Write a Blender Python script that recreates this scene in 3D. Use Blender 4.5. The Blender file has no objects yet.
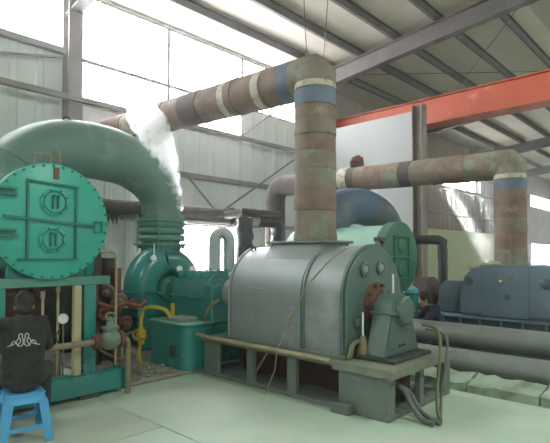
import bpy, bmesh, math, random
from mathutils import Vector, Matrix
random.seed(7)
SC = bpy.context.scene
COL = SC.collection
R = math.radians

# ------------------------------------------------------------------ camera
cam_d = bpy.data.cameras.new('camera'); cam = bpy.data.objects.new('camera', cam_d); COL.objects.link(cam)
cam_d.sensor_width = 36.0; cam_d.lens = 480 / 550 * 36.0
cam.location = (0, 0, 1.65)
PITCH = R(1.5)
fw = Vector((-0.689 * math.cos(PITCH), 0.725 * math.cos(PITCH), math.sin(PITCH)))
cam.rotation_euler = fw.to_track_quat('-Z', 'Y').to_euler()
cam_d.shift_y = 20.9 / 550; cam_d.clip_end = 200
SC.camera = cam
# ------------------------------------------------------------------ world, sun, exposure
SC.view_settings.view_transform = 'Standard'; SC.view_settings.look = 'None'
SC.view_settings.gamma = 1.0; SC.view_settings.use_curve_mapping = False
SC.view_settings.exposure = 0.08
W = bpy.data.worlds.new('sky'); SC.world = W; W.use_nodes = True
W.node_tree.nodes['Background'].inputs[0].default_value = (0.93, 0.97, 1.0, 1)
W.node_tree.nodes['Background'].inputs[1].default_value = 4.0
sun_d = bpy.data.lights.new('sun', 'SUN'); sun = bpy.data.objects.new('sun', sun_d); COL.objects.link(sun)
sun_d.energy = 330.0; sun_d.angle = R(0.8); sun_d.color = (1.0, 0.97, 0.90)
sun.rotation_euler = Vector((0.70, -0.71, -0.73)).to_track_quat('-Z', 'Y').to_euler()
sun.location = (-20, 12, 20)
PANE_LEFT = 22.0      # daylight through the panes of the wall in view
PANE_RIGHT = 1.2
LAMP = 840.0     # power of each unseen high-bay lamp
SC.cycles.use_denoising = True
SC.cycles.max_bounces = 14; SC.cycles.diffuse_bounces = 6
SC.cycles.volume_bounces = 12
SC.cycles.use_light_tree = False

# ------------------------------------------------------------------ materials
MATS = {}
def mat(name, c1, c2=None, scale=5.0, rough=0.6, metal=0.0, bump=0.08, spots=None, spot_scale=2.0, spot_amt=0.5, stretch=None, rvar=0.12):
    m = bpy.data.materials.new(name); m.use_nodes = True
    nt = m.node_tree; N = nt.nodes; L = nt.links
    p = N['Principled BSDF']; p.inputs['Metallic'].default_value = metal
    tc = N.new('ShaderNodeTexCoord'); src = tc.outputs['Object']
    if stretch:
        mp = N.new('ShaderNodeMapping'); mp.inputs['Scale'].default_value = stretch
        L.new(src, mp.inputs['Vector']); src = mp.outputs['Vector']
    n1 = N.new('ShaderNodeTexNoise'); n1.inputs['Scale'].default_value = scale; n1.inputs['Detail'].default_value = 6
    L.new(src, n1.inputs['Vector'])
    r1 = N.new('ShaderNodeValToRGB'); r1.color_ramp.elements[0].position = 0.32; r1.color_ramp.elements[1].position = 0.68
    c2 = c2 or tuple(v * 0.8 for v in c1)
    r1.color_ramp.elements[0].color = (*c1, 1); r1.color_ramp.elements[1].color = (*c2, 1)
    L.new(n1.outputs['Fac'], r1.inputs['Fac']); col = r1.outputs['Color']
    if spots:
        n2 = N.new('ShaderNodeTexNoise'); n2.inputs['Scale'].default_value = spot_scale; n2.inputs['Detail'].default_value = 8
        n2.inputs['Roughness'].default_value = 0.65
        L.new(tc.outputs['Object'], n2.inputs['Vector'])
        r2 = N.new('ShaderNodeValToRGB'); r2.color_ramp.elements[0].position = 1 - spot_amt - 0.06; r2.color_ramp.elements[1].position = 1 - spot_amt + 0.06
        L.new(n2.outputs['Fac'], r2.inputs['Fac'])
        mx = N.new('ShaderNodeMix'); mx.data_type = 'RGBA'
        L.new(r2.outputs['Color'], mx.inputs['Factor']); L.new(col, mx.inputs['A']); mx.inputs['B'].default_value = (*spots, 1)
        col = mx.outputs['Result']
    L.new(col, p.inputs['Base Color'])
    mr = N.new('ShaderNodeMapRange'); mr.inputs['To Min'].default_value = max(0.05, rough - rvar); mr.inputs['To Max'].default_value = min(1, rough + rvar)
    L.new(n1.outputs['Fac'], mr.inputs['Value']); L.new(mr.outputs['Result'], p.inputs['Roughness'])
    if bump:
        n3 = N.new('ShaderNodeTexNoise'); n3.inputs['Scale'].default_value = scale * 6; n3.inputs['Detail'].default_value = 4
        L.new(tc.outputs['Object'], n3.inputs['Vector'])
        b = N.new('ShaderNodeBump'); b.inputs['Strength'].default_value = bump; b.inputs['Distance'].default_value = 0.02
        L.new(n3.outputs['Fac'], b.inputs['Height']); L.new(b.outputs['Normal'], p.inputs['Normal'])
    MATS[name] = m
    return m
def emat(name, c, s):
    m = bpy.data.materials.new(name); m.use_nodes = True; nt = m.node_tree; nt.nodes.clear()
    e = nt.nodes.new('ShaderNodeEmission'); o = nt.nodes.new('ShaderNodeOutputMaterial')
    e.inputs[0].default_value = (*c, 1); e.inputs[1].default_value = s
    nt.links.new(e.outputs[0], o.inputs[0]); MATS[name] = m; return m
emat('frosted_pane', (0.96, 0.98, 1.0), PANE_LEFT)
emat('frosted_pane_far', (0.98, 0.99, 1.0), PANE_RIGHT)
m = bpy.data.materials.new('clear_glass'); m.use_nodes = True; nt = m.node_tree; nt.nodes.clear()
_t = nt.nodes.new('ShaderNodeBsdfTransparent'); _g = nt.nodes.new('ShaderNodeBsdfGlossy'); _x = nt.nodes.new('ShaderNodeMixShader'); _o = nt.nodes.new('ShaderNodeOutputMaterial')
_t.inputs[0].default_value = (0.95, 0.98, 0.97, 1); _g.inputs['Roughness'].default_value = 0.1; _x.inputs[0].default_value = 0.06
nt.links.new(_t.outputs[0], _x.inputs[1]); nt.links.new(_g.outputs[0], _x.inputs[2]); nt.links.new(_x.outputs[0], _o.inputs[0])
MATS['clear_glass'] = m

mat('floor_paint', (0.47, 0.56, 0.46), (0.40, 0.50, 0.40), 1.6, 0.55, spots=(0.50, 0.53, 0.45), spot_scale=0.9, spot_amt=0.45, bump=0.05)
mat('floor_bare', (0.47, 0.52, 0.43), (0.40, 0.45, 0.37), 2.2, 0.7, spots=(0.35, 0.37, 0.31), spot_scale=1.5, spot_amt=0.38, bump=0.1)
mat('joint_dirt', (0.16, 0.16, 0.13), (0.11, 0.11, 0.09), 8, 0.9)
mat('concrete', (0.3, 0.28, 0.235), (0.22, 0.205, 0.17), 4, 0.85, bump=0.25)
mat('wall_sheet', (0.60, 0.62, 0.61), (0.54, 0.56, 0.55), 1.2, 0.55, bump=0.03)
mat('wall_sheet_dim', (0.26, 0.21, 0.185), (0.21, 0.17, 0.15), 1.2, 0.7, bump=0.03)  # same sheet as the near wall, weaker light put into a darker colour
mat('wall_plain', (0.55, 0.57, 0.56), (0.50, 0.52, 0.51), 1.2, 0.6, bump=0.03)
mat('roof_sheet', (0.5, 0.46, 0.39), (0.42, 0.38, 0.32), 0.9, 0.65, spots=(0.40, 0.36, 0.30), spot_scale=0.8, spot_amt=0.38, bump=0.03)
mat('frame_steel', (0.11, 0.095, 0.09), (0.08, 0.07, 0.068), 3, 0.65)
mat('girt_steel', (0.24, 0.21, 0.20), (0.19, 0.17, 0.16), 3, 0.65)
mat('post_steel', (0.20, 0.17, 0.15), (0.15, 0.12, 0.10), 3, 0.7)
mat('crane_orange', (0.42, 0.07, 0.03), (0.36, 0.06, 0.025), 2, 0.55, spots=(0.55, 0.22, 0.15), spot_scale=2.5, spot_amt=0.33)
mat('partition', (0.26, 0.263, 0.263), (0.24, 0.243, 0.243), 0.8, 0.6, bump=0.02)
mat('pale_green', (0.47, 0.52, 0.32), (0.42, 0.47, 0.29), 0.8, 0.7, bump=0.02)
mat('motor_grey', (0.24, 0.265, 0.265), (0.205, 0.23, 0.23), 1.5, 0.46, metal=0.1, bump=0.03, spots=(0.31, 0.33, 0.33), spot_scale=1.2, spot_amt=0.4)
mat('motor_green_grey', (0.105, 0.16, 0.14), (0.085, 0.13, 0.115), 2, 0.42, metal=0.1, bump=0.04)
mat('base_grey', (0.16, 0.19, 0.165), (0.125, 0.15, 0.13), 3, 0.6, spots=(0.30, 0.27, 0.22), spot_scale=3, spot_amt=0.34)
mat('plate_dirty', (0.21, 0.22, 0.17), (0.15, 0.155, 0.12), 4, 0.7, bump=0.15)
mat('dark_iron', (0.06, 0.06, 0.06), (0.04, 0.035, 0.035), 4, 0.7, bump=0.1)
mat('maroon', (0.12, 0.05, 0.045), (0.08, 0.035, 0.03), 4, 0.8)
mat('brass_edge', (0.38, 0.31, 0.18), (0.27, 0.22, 0.14), 8, 0.6)
mat('teal', (0.035, 0.25, 0.22), (0.03, 0.20, 0.19), 2, 0.24, metal=0.0, bump=0.03, spots=(0.06, 0.22, 0.20), spot_scale=2.4, spot_amt=0.4)
mat('teal_bright', (0.045, 0.40, 0.31), (0.04, 0.34, 0.27), 1.6, 0.38, bump=0.03, spots=(0.07, 0.33, 0.28), spot_scale=3, spot_amt=0.36)
mat('teal_dull', (0.10, 0.27, 0.21), (0.08, 0.22, 0.17), 2.0, 0.5, bump=0.04)
mat('teal_line', (0.03, 0.19, 0.155), (0.025, 0.15, 0.12), 4, 0.5)
mat('duct_green', (0.13, 0.22, 0.19), (0.1, 0.18, 0.16), 1.5, 0.5, bump=0.04, spots=(0.17, 0.28, 0.25), spot_scale=2, spot_amt=0.4)
mat('tank_mint', (0.30, 0.50, 0.40), (0.25, 0.44, 0.36), 1.5, 0.42, bump=0.02)
mat('hatch_green', (0.045, 0.14, 0.085), (0.035, 0.11, 0.07), 2.5, 0.55)
mat('duct_blue', (0.09, 0.14, 0.22), (0.07, 0.10, 0.16), 2, 0.55, spots=(0.14, 0.15, 0.16), spot_scale=1.4, spot_amt=0.45)
mat('machine_blue', (0.15, 0.20, 0.25), (0.12, 0.165, 0.21), 1.6, 0.5, metal=0.1, bump=0.03)
mat('machine_blue_rib', (0.08, 0.11, 0.14), (0.06, 0.08, 0.11), 2, 0.6)
mat('wrap_rust', (0.205, 0.135, 0.1), (0.145, 0.095, 0.075), 5, 0.75, spots=(0.27, 0.23, 0.20), spot_scale=3.5, spot_amt=0.37, bump=0.25)
mat('wrap_olive', (0.205,0.16,0.12), (0.155,0.12,0.092), 5, 0.75, spots=(0.20, 0.23, 0.17), spot_scale=3, spot_amt=0.42, bump=0.25)
mat('wrap_pale', (0.48, 0.43, 0.33), (0.36, 0.31, 0.23), 9, 0.8, spots=(0.20, 0.15, 0.12), spot_scale=9, spot_amt=0.40, bump=0.3)
mat('wrap_blue', (0.12, 0.15, 0.2), (0.09, 0.115, 0.155), 5, 0.7, spots=(0.17, 0.17, 0.18), spot_scale=5, spot_amt=0.36, bump=0.2)
mat('wrap_dark', (0.10, 0.075, 0.07), (0.07, 0.055, 0.05), 5, 0.8, bump=0.3)
mat('lagging_brown', (0.075, 0.055, 0.05), (0.05, 0.038, 0.036), 6, 0.8, bump=0.4)
mat('black_foil', (0.015, 0.015, 0.017), (0.03, 0.028, 0.028), 9, 0.32, spots=(0.16, 0.16, 0.16), spot_scale=9, spot_amt=0.27, bump=0.8)
mat('pipe_grey', (0.28, 0.30, 0.28), (0.23, 0.24, 0.23), 3, 0.42, metal=0.3, spots=(0.24, 0.21, 0.18), spot_scale=2.5, spot_amt=0.34)
mat('pipe_light', (0.36, 0.37, 0.36), (0.30, 0.31, 0.30), 3, 0.45, metal=0.2)
mat('clear_steel', (0.55, 0.55, 0.53), (0.45, 0.45, 0.43), 3, 0.3, metal=0.6)
mat('yellow_paint', (0.55, 0.38, 0.04), (0.42, 0.29, 0.03), 4, 0.5)
mat('cream_paint', (0.52, 0.44, 0.26), (0.42, 0.36, 0.22), 3, 0.6)
mat('rust', (0.20, 0.09, 0.06), (0.12, 0.06, 0.045), 7, 0.85, bump=0.4)
mat('rust_red', (0.30, 0.08, 0.05), (0.16, 0.06, 0.045), 7, 0.8, bump=0.3)
mat('rusty_pipe', (0.28, 0.22, 0.14), (0.20, 0.15, 0.10), 6, 0.7)
mat('valve_green', (0.20, 0.27, 0.21), (0.15, 0.18, 0.14), 9, 0.65, spots=(0.28, 0.26, 0.20), spot_scale=7, spot_amt=0.4)
mat('gauge_white', (0.75, 0.80, 0.80), (0.70, 0.75, 0.76), 3, 0.35, bump=0)
mat('gauge_rim', (0.25, 0.27, 0.27), None, 3, 0.35, metal=0.5, bump=0)
mat('stool_blue', (0.09, 0.36, 0.66), (0.08, 0.33, 0.62), 3, 0.4, bump=0.01)
mat('shirt_black', (0.030, 0.028, 0.026), (0.022, 0.021, 0.020), 12, 0.9, bump=0.15)
mat('trousers', (0.045, 0.047, 0.055), (0.035, 0.036, 0.042), 12, 0.9, bump=0.15)
mat('jacket_navy', (0.035, 0.035, 0.065), (0.028, 0.028, 0.05), 10, 0.9, bump=0.15)
mat('skin', (0.42, 0.24, 0.16), (0.38, 0.21, 0.14), 6, 0.55, bump=0.02)
mat('hair', (0.018, 0.014, 0.012), (0.012, 0.010, 0.009), 40, 0.6, bump=0.5)
mat('shoe', (0.05, 0.05, 0.05), None, 6, 0.6)
mat('print_white', (0.62, 0.62, 0.58), None, 6, 0.8, bump=0)
mat('hose_green', (0.17, 0.17, 0.09), (0.12, 0.12, 0.07), 6, 0.6)
mat('hose_grey', (0.13, 0.15, 0.13), (0.09, 0.10, 0.09), 6, 0.6)
mat('cover_slab', (0.36, 0.44, 0.34), (0.26, 0.32, 0.25), 3, 0.8, spots=(0.18, 0.20, 0.16), spot_scale=3, spot_amt=0.38, bump=0.3)
mat('sky_blue', (0.20, 0.48, 0.58), None, 3, 0.4)
mat('brown_dark', (0.10, 0.065, 0.055), (0.06, 0.045, 0.04), 5, 0.7, bump=0.2)

# ------------------------------------------------------------------ geometry helpers
class G:
    def __init__(s): s.v = []; s.f = []
    def add(s, vs, fs):
        o = len(s.v); s.v += [Vector(v) for v in vs]; s.f += [tuple(i + o for i in f) for f in fs]; return s
    def box(s, x0, x1, y0, y1, z0, z1):
        return s.add([(x0,y0,z0),(x1,y0,z0),(x1,y1,z0),(x0,y1,z0),(x0,y0,z1),(x1,y0,z1),(x1,y1,z1),(x0,y1,z1)],
                     [(0,3,2,1),(4,5,6,7),(0,1,5,4),(1,2,6,5),(2,3,7,6),(3,0,4,7)])
    def prism(s, pts, vec):
        n = len(pts); vec = Vector(vec); a = [Vector(p) for p in pts]
        return s.add(a + [p + vec for p in a], [tuple(range(n - 1, -1, -1)), tuple(range(n, 2 * n))] + [(i, (i+1) % n, n + (i+1) % n, n + i) for i in range(n)])
    def sweep(s, path, r, n=16, caps=True, wob=0.0, flat=1.0):
        P = [Vector(p) for p in path]; k = len(P)
        r = r if isinstance(r, (list, tuple)) else [r] * k
        T = []
        for i in range(k):
            a = (P[i] - P[i-1]).normalized() if i else None
            b = (P[i+1] - P[i]).normalized() if i < k - 1 else None
            T.append((a or b, b or a))
        t0 = T[0][1]; u = t0.orthogonal().normalized()
        if abs(t0.z) < 0.9: u = t0.cross(Vector((0,0,1))).normalized()
        vs = []
        prev = t0
        for i in range(k):
            a, b = T[i]
            q = prev.rotation_difference(a); u = q @ u; prev = a
            w = a.cross(u).normalized(); u = w.cross(a).normalized()
            d = (a + b).normalized() if (a + b).length > 1e-6 else a
            for j in range(n):
                th = 2 * math.pi * j / n
                rr = r[i] * (1 + (random.uniform(-wob, wob) if wob else 0))
                o = (u * math.cos(th) + w * math.sin(th) * flat) * rr
                den = a.dot(d)
                if den > 0.3: o = o - a * (o.dot(d) / den)
                vs.append(P[i] + o)
            q = a.rotation_difference(b); u = q @ u; prev = b
        fs = [(i*n + j, i*n + (j+1) % n, (i+1)*n + (j+1) % n, (i+1)*n + j) for i in range(k-1) for j in range(n)]
        if caps: fs += [tuple(range(n - 1, -1, -1)), tuple(range((k-1)*n, k*n))]
        return s.add(vs, fs)
    def cyl(s, p0, p1, r0, r1=None, n=16): return s.sweep([p0, p1], [r0, r1 if r1 is not None else r0], n)
    def lathe(s, org, axis, prof, n=24):
        A = Vector(axis).normalized(); u = A.orthogonal().normalized(); w = A.cross(u); org = Vector(org); vs = []
        for t, r in prof:
            for j in range(n):
                th = 2 * math.pi * j / n; vs.append(org + A * t + (u * math.cos(th) + w * math.sin(th)) * max(r, 1e-4))
        k = len(prof)
        fs = [(i*n + j, i*n + (j+1) % n, (i+1)*n + (j+1) % n, (i+1)*n + j) for i in range(k-1) for j in range(n)]
        fs += [tuple(range(n - 1, -1, -1)), tuple(range((k-1)*n, k*n))]
        return s.add(vs, fs)
    def torus(s, c, axis, Rr, r, n=24, m=8):
        A = Vector(axis).normalized(); u = A.orthogonal().normalized(); w = A.cross(u); c = Vector(c); vs = []
        for i in range(n):
            th = 2 * math.pi * i / n; d = u * math.cos(th) + w * math.sin(th)
            for j in range(m):
                ph = 2 * math.pi * j / m; vs.append(c + d * (Rr + r * math.cos(ph)) + A * r * math.sin(ph))
        return s.add(vs, [(i*m + j, ((i+1) % n)*m + j, ((i+1) % n)*m + (j+1) % m, i*m + (j+1) % m) for i in range(n) for j in range(m)])
    def ball(s, c, rx, ry=None, rz=None, n=14, m=9):
        ry = ry or rx; rz = rz or rx; c = Vector(c); vs = []
        for i in range(1, m):
            ph = math.pi * i / m
            for j in range(n):
                th = 2 * math.pi * j / n
                vs.append(c + Vector((rx*math.sin(ph)*math.cos(th), ry*math.sin(ph)*math.sin(th), rz*math.cos(ph))))
        vs += [c + Vector((0,0,rz)), c - Vector((0,0,rz))]; t = len(vs) - 2
        fs = [(i*n + j, (i+1)*n + j, (i+1)*n + (j+1) % n, i*n + (j+1) % n) for i in range(m-2) for j in range(n)]
        fs += [(t, j, (j+1) % n) for j in range(n)] + [(t+1, (m-2)*n + (j+1) % n, (m-2)*n + j) for j in range(n)]
        return s.add(vs, fs)
def arc(c, a, b, t0, t1, r, n=8):
    c = Vector(c); a = Vector(a); b = Vector(b)
    return [c + a * r * math.cos(R(t0 + (t1 - t0) * i / n)) + b * r * math.sin(R(t0 + (t1 - t0) * i / n)) for i in range(n + 1)]
def mesh_of(name, g, off=(0,0,0), bevel=0.0, smooth=True, segs=1):
    me = bpy.data.meshes.new(name); off = Vector(off)
    me.from_pydata([v - off for v in g.v], [], g.f)
    bm = bmesh.new(); bm.from_mesh(me)
    bmesh.ops.recalc_face_normals(bm, faces=bm.faces)
    if bevel:
        es = [e for e in bm.edges if len(e.link_faces) == 2 and e.calc_face_angle(0) > 0.6]
        bmesh.ops.bevel(bm, geom=es, offset=bevel, segments=segs, affect='EDGES', clamp_overlap=True)
    bm.to_mesh(me); bm.free()
    if smooth:
        for p in me.polygons: p.use_smooth = True
        me.set_sharp_from_angle(angle=R(35))
    return me
def link(name, me, m, parent=None, loc=(0,0,0)):
    o = bpy.data.objects.new(name, me); COL.objects.link(o); o.location = loc
    if m and me and not me.materials: me.materials.append(MATS[m] if isinstance(m, str) else m)
    if parent: o.parent = parent
    return o
def tag(o, label, cat, group=None, kind=None):
    if label: o['label'] = label
    if cat: o['category'] = cat
    if group: o['group'] = group
    if kind: o['kind'] = kind
    return o
def thing(name, label, cat, loc, rz=0, group=None):
    o = bpy.data.objects.new(name, None); COL.objects.link(o); o.location = loc; o.rotation_euler = (0, 0, rz); o.empty_display_size = 0.1
    o['_w'] = (rz == 0)
    return tag(o, label, cat, group)
def root_loc(o):
    v = Vector((0,0,0))
    while o is not None: v = v + o.location; o = o.parent
    return v
def part(name, g, m, parent, bevel=0.0, smooth=True, label=None, local=False, segs=1):
    """verts of g in world space unless local; parents are unrotated then"""
    o = link(name, mesh_of(name, g, (0,0,0) if local else root_loc(parent), bevel, smooth, segs), m, parent)
    if label: o['label'] = label
    return o
def solo(name, g, m, label, cat, loc, bevel=0.0, group=None, kind=None, segs=1):
    o = link(name, mesh_of(name, g, loc, bevel, True, segs), m, None, loc)
    return tag(o, label, cat, group, kind)
def struct(name, loc=(0,0,0), label=None):
    o = bpy.data.objects.new(name, None); COL.objects.link(o); o.location = loc; o['kind'] = 'structure'; o.empty_display_size = 0.2
    if label: o['label'] = label
    return o

# ================================================================== THE HALL
XL, XR, YF, YB = -10.2, 13.8, -8.17, 41.83      # wall planes
EAVE, SLOPE, RIDGE_X = 7.2, 0.1, 1.8
def roof_z(x): return EAVE + SLOPE * (min(x, 2 * RIDGE_X - x) - XL)
COLS = [4.33 + 7.5 * k for k in range(-1, 6)]

# floor: painted area behind the joint, separate slabs in front of it
flo = struct('floor', (0, 0, 0), 'pale green painted concrete floor with dark joints')
part('bed', G().box(XL, XR, YF, YB, -0.30, -0.03), 'joint_dirt', flo, smooth=False)
part('painted_slab', G().box(XL, XR, 2.64, YB, -0.04, 0.0), 'floor_paint', flo, bevel=0.006)
for j in range(4):
    y1 = 2.6325 - 3.0 * j; y0 = max(YF, y1 - 2.985)
    xs = [XL] + [-7.0, -4.0, -1.0, 2.0, 5.0, 8.0, 11.0] + [XR]
    if j: xs = [XL] + [-6.5, -3.5, -0.5, 2.5, 5.5, 8.5, 11.5] + [XR]
    for i in range(len(xs) - 1):
        part('slab', G().box(xs[i] + 0.0075, xs[i+1] - 0.0075, y0, y1, -0.04, 0.0), 'floor_bare' if (i + j) % 2 else 'floor_paint', flo, bevel=0.006)
# side wall in view: ribbed sheets, cell by cell
wl = struct('wall_left', (XL, 0, 0), 'pale grey sheet-metal side wall with girts, braces and windows')
BANDS = [(0.0, 0.8), (0.8, 2.45), (2.45, 3.7), (3.7, 4.9), (4.9, 5.9), (5.9, 7.36), (7.36, 7.46)]
def sheet(w, h):
    g = G(); n = 5; st = w / n; pts = []
    for i in range(n):
        b = i * st
        pts += [(0, b), (0, b + st * 0.62), (0.022, b + st * 0.70), (0.022, b + st * 0.92)]
    pts.append((0, w))
    vs = [(a, b, -0.01) for a, b in pts] + [(a + 0.006, b, h + 0.01) for a, b in pts]
    k = len(pts); g.add(vs, [(i, i+1, k+i+1, k+i) for i in range(k-1)])
    return mesh_of('wall_panel', g, smooth=False)
WINDOWS = {}
def is_window(y0, b):
    if b == 5 and y0 < 11: return True
    if b == 4 and 4.0 < y0 < 9.0: return True
    if b == 1 and 6.5 < y0 < 7.5: return True
    if b == 4 and 21 < y0 < 25: return True
    if b == 1 and 26 < y0 < 30: return True
    if b in (1, 4) and y0 > 36: return True
    return False
pm = [(sheet(2.51, b1 - b0), sheet(2.51, b1 - b0)) for b0, b1 in BANDS]
cells = [4.33 - 12.5 + 2.5 * k for k in range(20)]
wn = 0
for y0 in cells:
    for b, (z0, z1) in enumerate(BANDS):
        if is_window(y0, b):
            wn += 1
            w = struct('window_%d' % wn, (XL, y0, z0), 'bright daylit window pane in the grey side wall')
            npn = 6 if b in (4, 5) else 2; pw = 2.44 / npn
            for h_ in range(npn):
                clear = b == 4 and ((h_ in (0, 1) and 21 < y0 < 22) or (h_ == 3 and 24 < y0 < 25))
                ya = y0 + 0.03 + h_ * pw
                part('pane', G().box(XL - 0.02, XL - 0.012, ya, ya + pw - 0.006, z0 + 0.03, z1 - 0.03), 'clear_glass' if clear else 'frosted_pane', w, smooth=False)
            fr = G()
            fr.box(XL - 0.04, XL + 0.03, y0, y0 + 0.04, z0, z1).box(XL - 0.04, XL + 0.03, y0 + 2.46, y0 + 2.5, z0, z1)
            fr.box(XL - 0.04, XL + 0.03, y0 + 0.04, y0 + 2.46, z0, z0 + 0.04).box(XL - 0.04, XL + 0.03, y0 + 0.04, y0 + 2.46, z1 - 0.04, z1)
            part('window_frame', fr, 'girt_steel', w, smooth=False)
            for h_ in range(1, npn):
                part('mullion', G().box(XL - 0.03, XL + 0.02, y0 + 0.015 + h_ * pw, y0 + 0.042 + h_ * pw, z0 + 0.04, z1 - 0.04), 'girt_steel', w, smooth=False)
            if z1 - z0 > 1.3:
                part('mullion', G().box(XL - 0.03, XL + 0.02, y0 + 0.04, y0 + 2.46, z0 + 1.02, z0 + 1.06), 'girt_steel', w, smooth=False)
        else:
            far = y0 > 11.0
            link('wall_panel', pm[b][1 if far else 0], 'wall_sheet_dim' if far else 'wall_sheet', wl, (0, y0 - 0.005, z0))
for z, h in ((2.5, 0.10), (3.70, 0.12), (5.93, 0.12)):
    for k in range(6):
        if z > 5 and k == 1: continue
        part('girt', G().box(XL + 0.03, XL + 0.17, COLS[k] + 0.16, COLS[k+1] - 0.16, z - h / 2, z + h / 2), 'girt_steel', wl)
for y in COLS:     # H columns standing just inside the sheets
    g = G(); x0 = XL + 0.03
    g.box(x0, x0 + 0.03, y - 0.15, y + 0.15, 0, EAVE).box(x0 + 0.29, x0 + 0.32, y - 0.15, y + 0.15, 0, EAVE).box(x0 + 0.03, x0 + 0.29, y - 0.012, y + 0.012, 0, EAVE)
    part('column', g, 'girt_steel', wl, smooth=False)
def brace(y0, z0, y1, z1): part('brace', G().cyl((XL + 0.2, y0, z0), (XL + 0.2, y1, z1), 0.028, n=8), 'girt_steel', wl)
brace(7.25, 3.7, 8.3, 2.75); brace(8.3, 2.75, 11.7, 4.85); brace(8.9, 4.85, 11.7, 6.9); brace(4.1, 5.75, 0.2, 4.9); brace(-3.0, 4.9, 0.2, 4.9)
# crane runway beam along the wall
part('runway_beam', G().box(XL + 0.33, XL + 0.45, YF, YB, 4.84, 4.93).box(XL + 0.37, XL + 0.41, YF, YB, 4.93, 4.96), 'girt_steel', wl, smooth=False)
# other walls (behind the camera and far end)
wr = struct('wall_right', (XR, 0, 0), 'pale sheet-metal side wall with tall windows')
def slab(p, g, name='wall_panel'): part(name, g, 'wall_plain', p, smooth=False)
slab(wr, G().box(XR, XR + 0.1, YF, YB, 0, 1.0)); slab(wr, G().box(XR, XR + 0.1, YF, YB, 6.2, 7.5))
for k, y in enumerate([YF + 2.5 * i for i in range(20)]):
    slab(wr, G().box(XR, XR + 0.1, y, y + 0.25, 1.0, 6.2))
    wn += 1
    w = struct('window_%d' % wn, (XR, y, 1.0), 'tall daylit window pane in the far side wall')
    part('pane', G().box(XR + 0.04, XR + 0.05, y + 0.25, y + 2.5, 1.0, 6.2), 'frosted_pane_far', w, smooth=False)
    for z in (2.3, 3.6, 4.9): part('mullion', G().box(XR + 0.01, XR + 0.08, y + 0.25, y + 2.5, z - 0.02, z + 0.02), 'girt_steel', w, smooth=False)
def gable(name, y0, y1):
    w = struct(name, (0, y0, 0), 'plain sheet-metal gable wall')
    g = G().prism([(XL, y0, 0), (XR, y0, 0), (XR, y0, EAVE + 0.3), (RIDGE_X, y0, roof_z(RIDGE_X) + 0.3), (XL, y0, EAVE + 0.3)], (0, y1 - y0, 0))
    slab(w, g)
gable('wall_back', YB, YB + 0.1); gable('wall_front', YF - 0.1, YF)
# roof: sheets between purlins, purlins, rafters
cei = struct('ceiling', (0, 0, EAVE), 'sloping sheet roof on dark steel rafters and purlins')
rm = {}
for side in (1, -1):
    g = G(); h = SLOPE * 1.2 * side
    g.add([(0,0,0),(1.2,0,h),(1.2,7.495,h),(0,7.495,0),(0,0,0.03),(1.2,0,h+0.03),(1.2,7.495,h+0.03),(0,7.495,0.03)],
          [(0,3,2,1),(4,5,6,7),(0,1,5,4),(1,2,6,5),(2,3,7,6),(3,0,4,7)])
    rm[side] = mesh_of('roof_panel', g, smooth=False)
ys = [YF] + [c for c in COLS if c > YF][0:]
for i in range(20):
    x = XL + 1.2 * i; side = 1 if x + 0.6 < RIDGE_X else -1
    for k in range(7):
        y = -3.17 - 7.5 + 7.5 * k
        link('roof_panel', rm[side], 'roof_sheet', cei, (x, y, roof_z(x) - EAVE + 0.24))
for i in range(1, 20):
    x = XL + 1.2 * i
    if abs(x - RIDGE_X) < 0.1: continue
    z = roof_z(x)
    g = G().box(x - 0.012, x + 0.012, YF, YB, z + 0.02, z + 0.235).box(x - 0.07, x - 0.012, YF, YB, z + 0.02, z + 0.035).box(x + 0.012, x + 0.07, YF, YB, z + 0.20, z + 0.215)
    part('purlin', g, 'frame_steel', cei, smooth=False)
for y in COLS:
    for side in (1, -1):
        xa, xb = (XL, RIDGE_X) if side == 1 else (XR, RIDGE_X)
        za, zb = roof_z(xa), roof_z(xb)
        g = G()
        for (h0, h1, hw) in ((-0.02, 0.01, 0.11), (-0.45, -0.02, 0.012), (-0.48, -0.45, 0.12)):
            g.prism([(xa, y - hw, za + h0), (xb, y - hw, zb + h0), (xb, y - hw, zb + h1), (xa, y - hw, za + h1)], (0, 2 * hw, 0))
        part('rafter', g, 'frame_steel', cei, smooth=False)
def rodz(x0, y0, x1, y1): part('tie_rod', G().cyl((x0, y0, roof_z(x0) - 0.02), (x1, y1, roof_z(x1) - 0.02), 0.012, n=6), 'frame_steel', cei)
rodz(-9.0, 4.6, -3.2, 11.6); rodz(-9.0, 11.6, -3.2, 4.6); rodz(-9.0, 12.1, -3.2, 19.1); rodz(-9.0, 19.1, -3.2, 12.1)
def bay_lamp(x, y, label):
    zr = roof_z(x) - 0.48; z = zr - 0.75
    o = thing('bay_lamp', label, 'lamp', (x, y, zr), group='high-bay lamps under the ridge')
    part('cord', G().cyl((x, y, z + 0.28), (x, y, zr), 0.01, n=6), 'dark_iron', o)
    part('ballast', G().cyl((x, y, z + 0.12), (x, y, z + 0.30), 0.08, n=14), 'frame_steel', o, bevel=0.01)
    part('reflector', G().lathe((x, y, z - 0.12), (0, 0, 1), [(0, 0.26), (0.10, 0.22), (0.20, 0.12), (0.26, 0.08), (0.25, 0.07), (0.19, 0.11), (0.10, 0.205), (0.0, 0.25)], 24), 'clear_steel', o)
    l = bpy.data.lights.new('bay_lamp_bulb', 'POINT'); l.energy = LAMP; l.color = (0.84, 1.0, 0.86); l.shadow_soft_size = 0.16
    lo_ = bpy.data.objects.new('bulb', l); COL.objects.link(lo_); lo_.parent = o; lo_.location = (0, 0, z - 0.16 - zr)
for i, y in enumerate((-3.17, 4.33, 11.83, 19.33)):
    bay_lamp(1.2, y, 'round high-bay lamp under the ridge, %s' % ('nearest the front gable', 'above the near floor slabs', 'level with the grey partition', 'farthest toward the back of the hall')[i])
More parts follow.
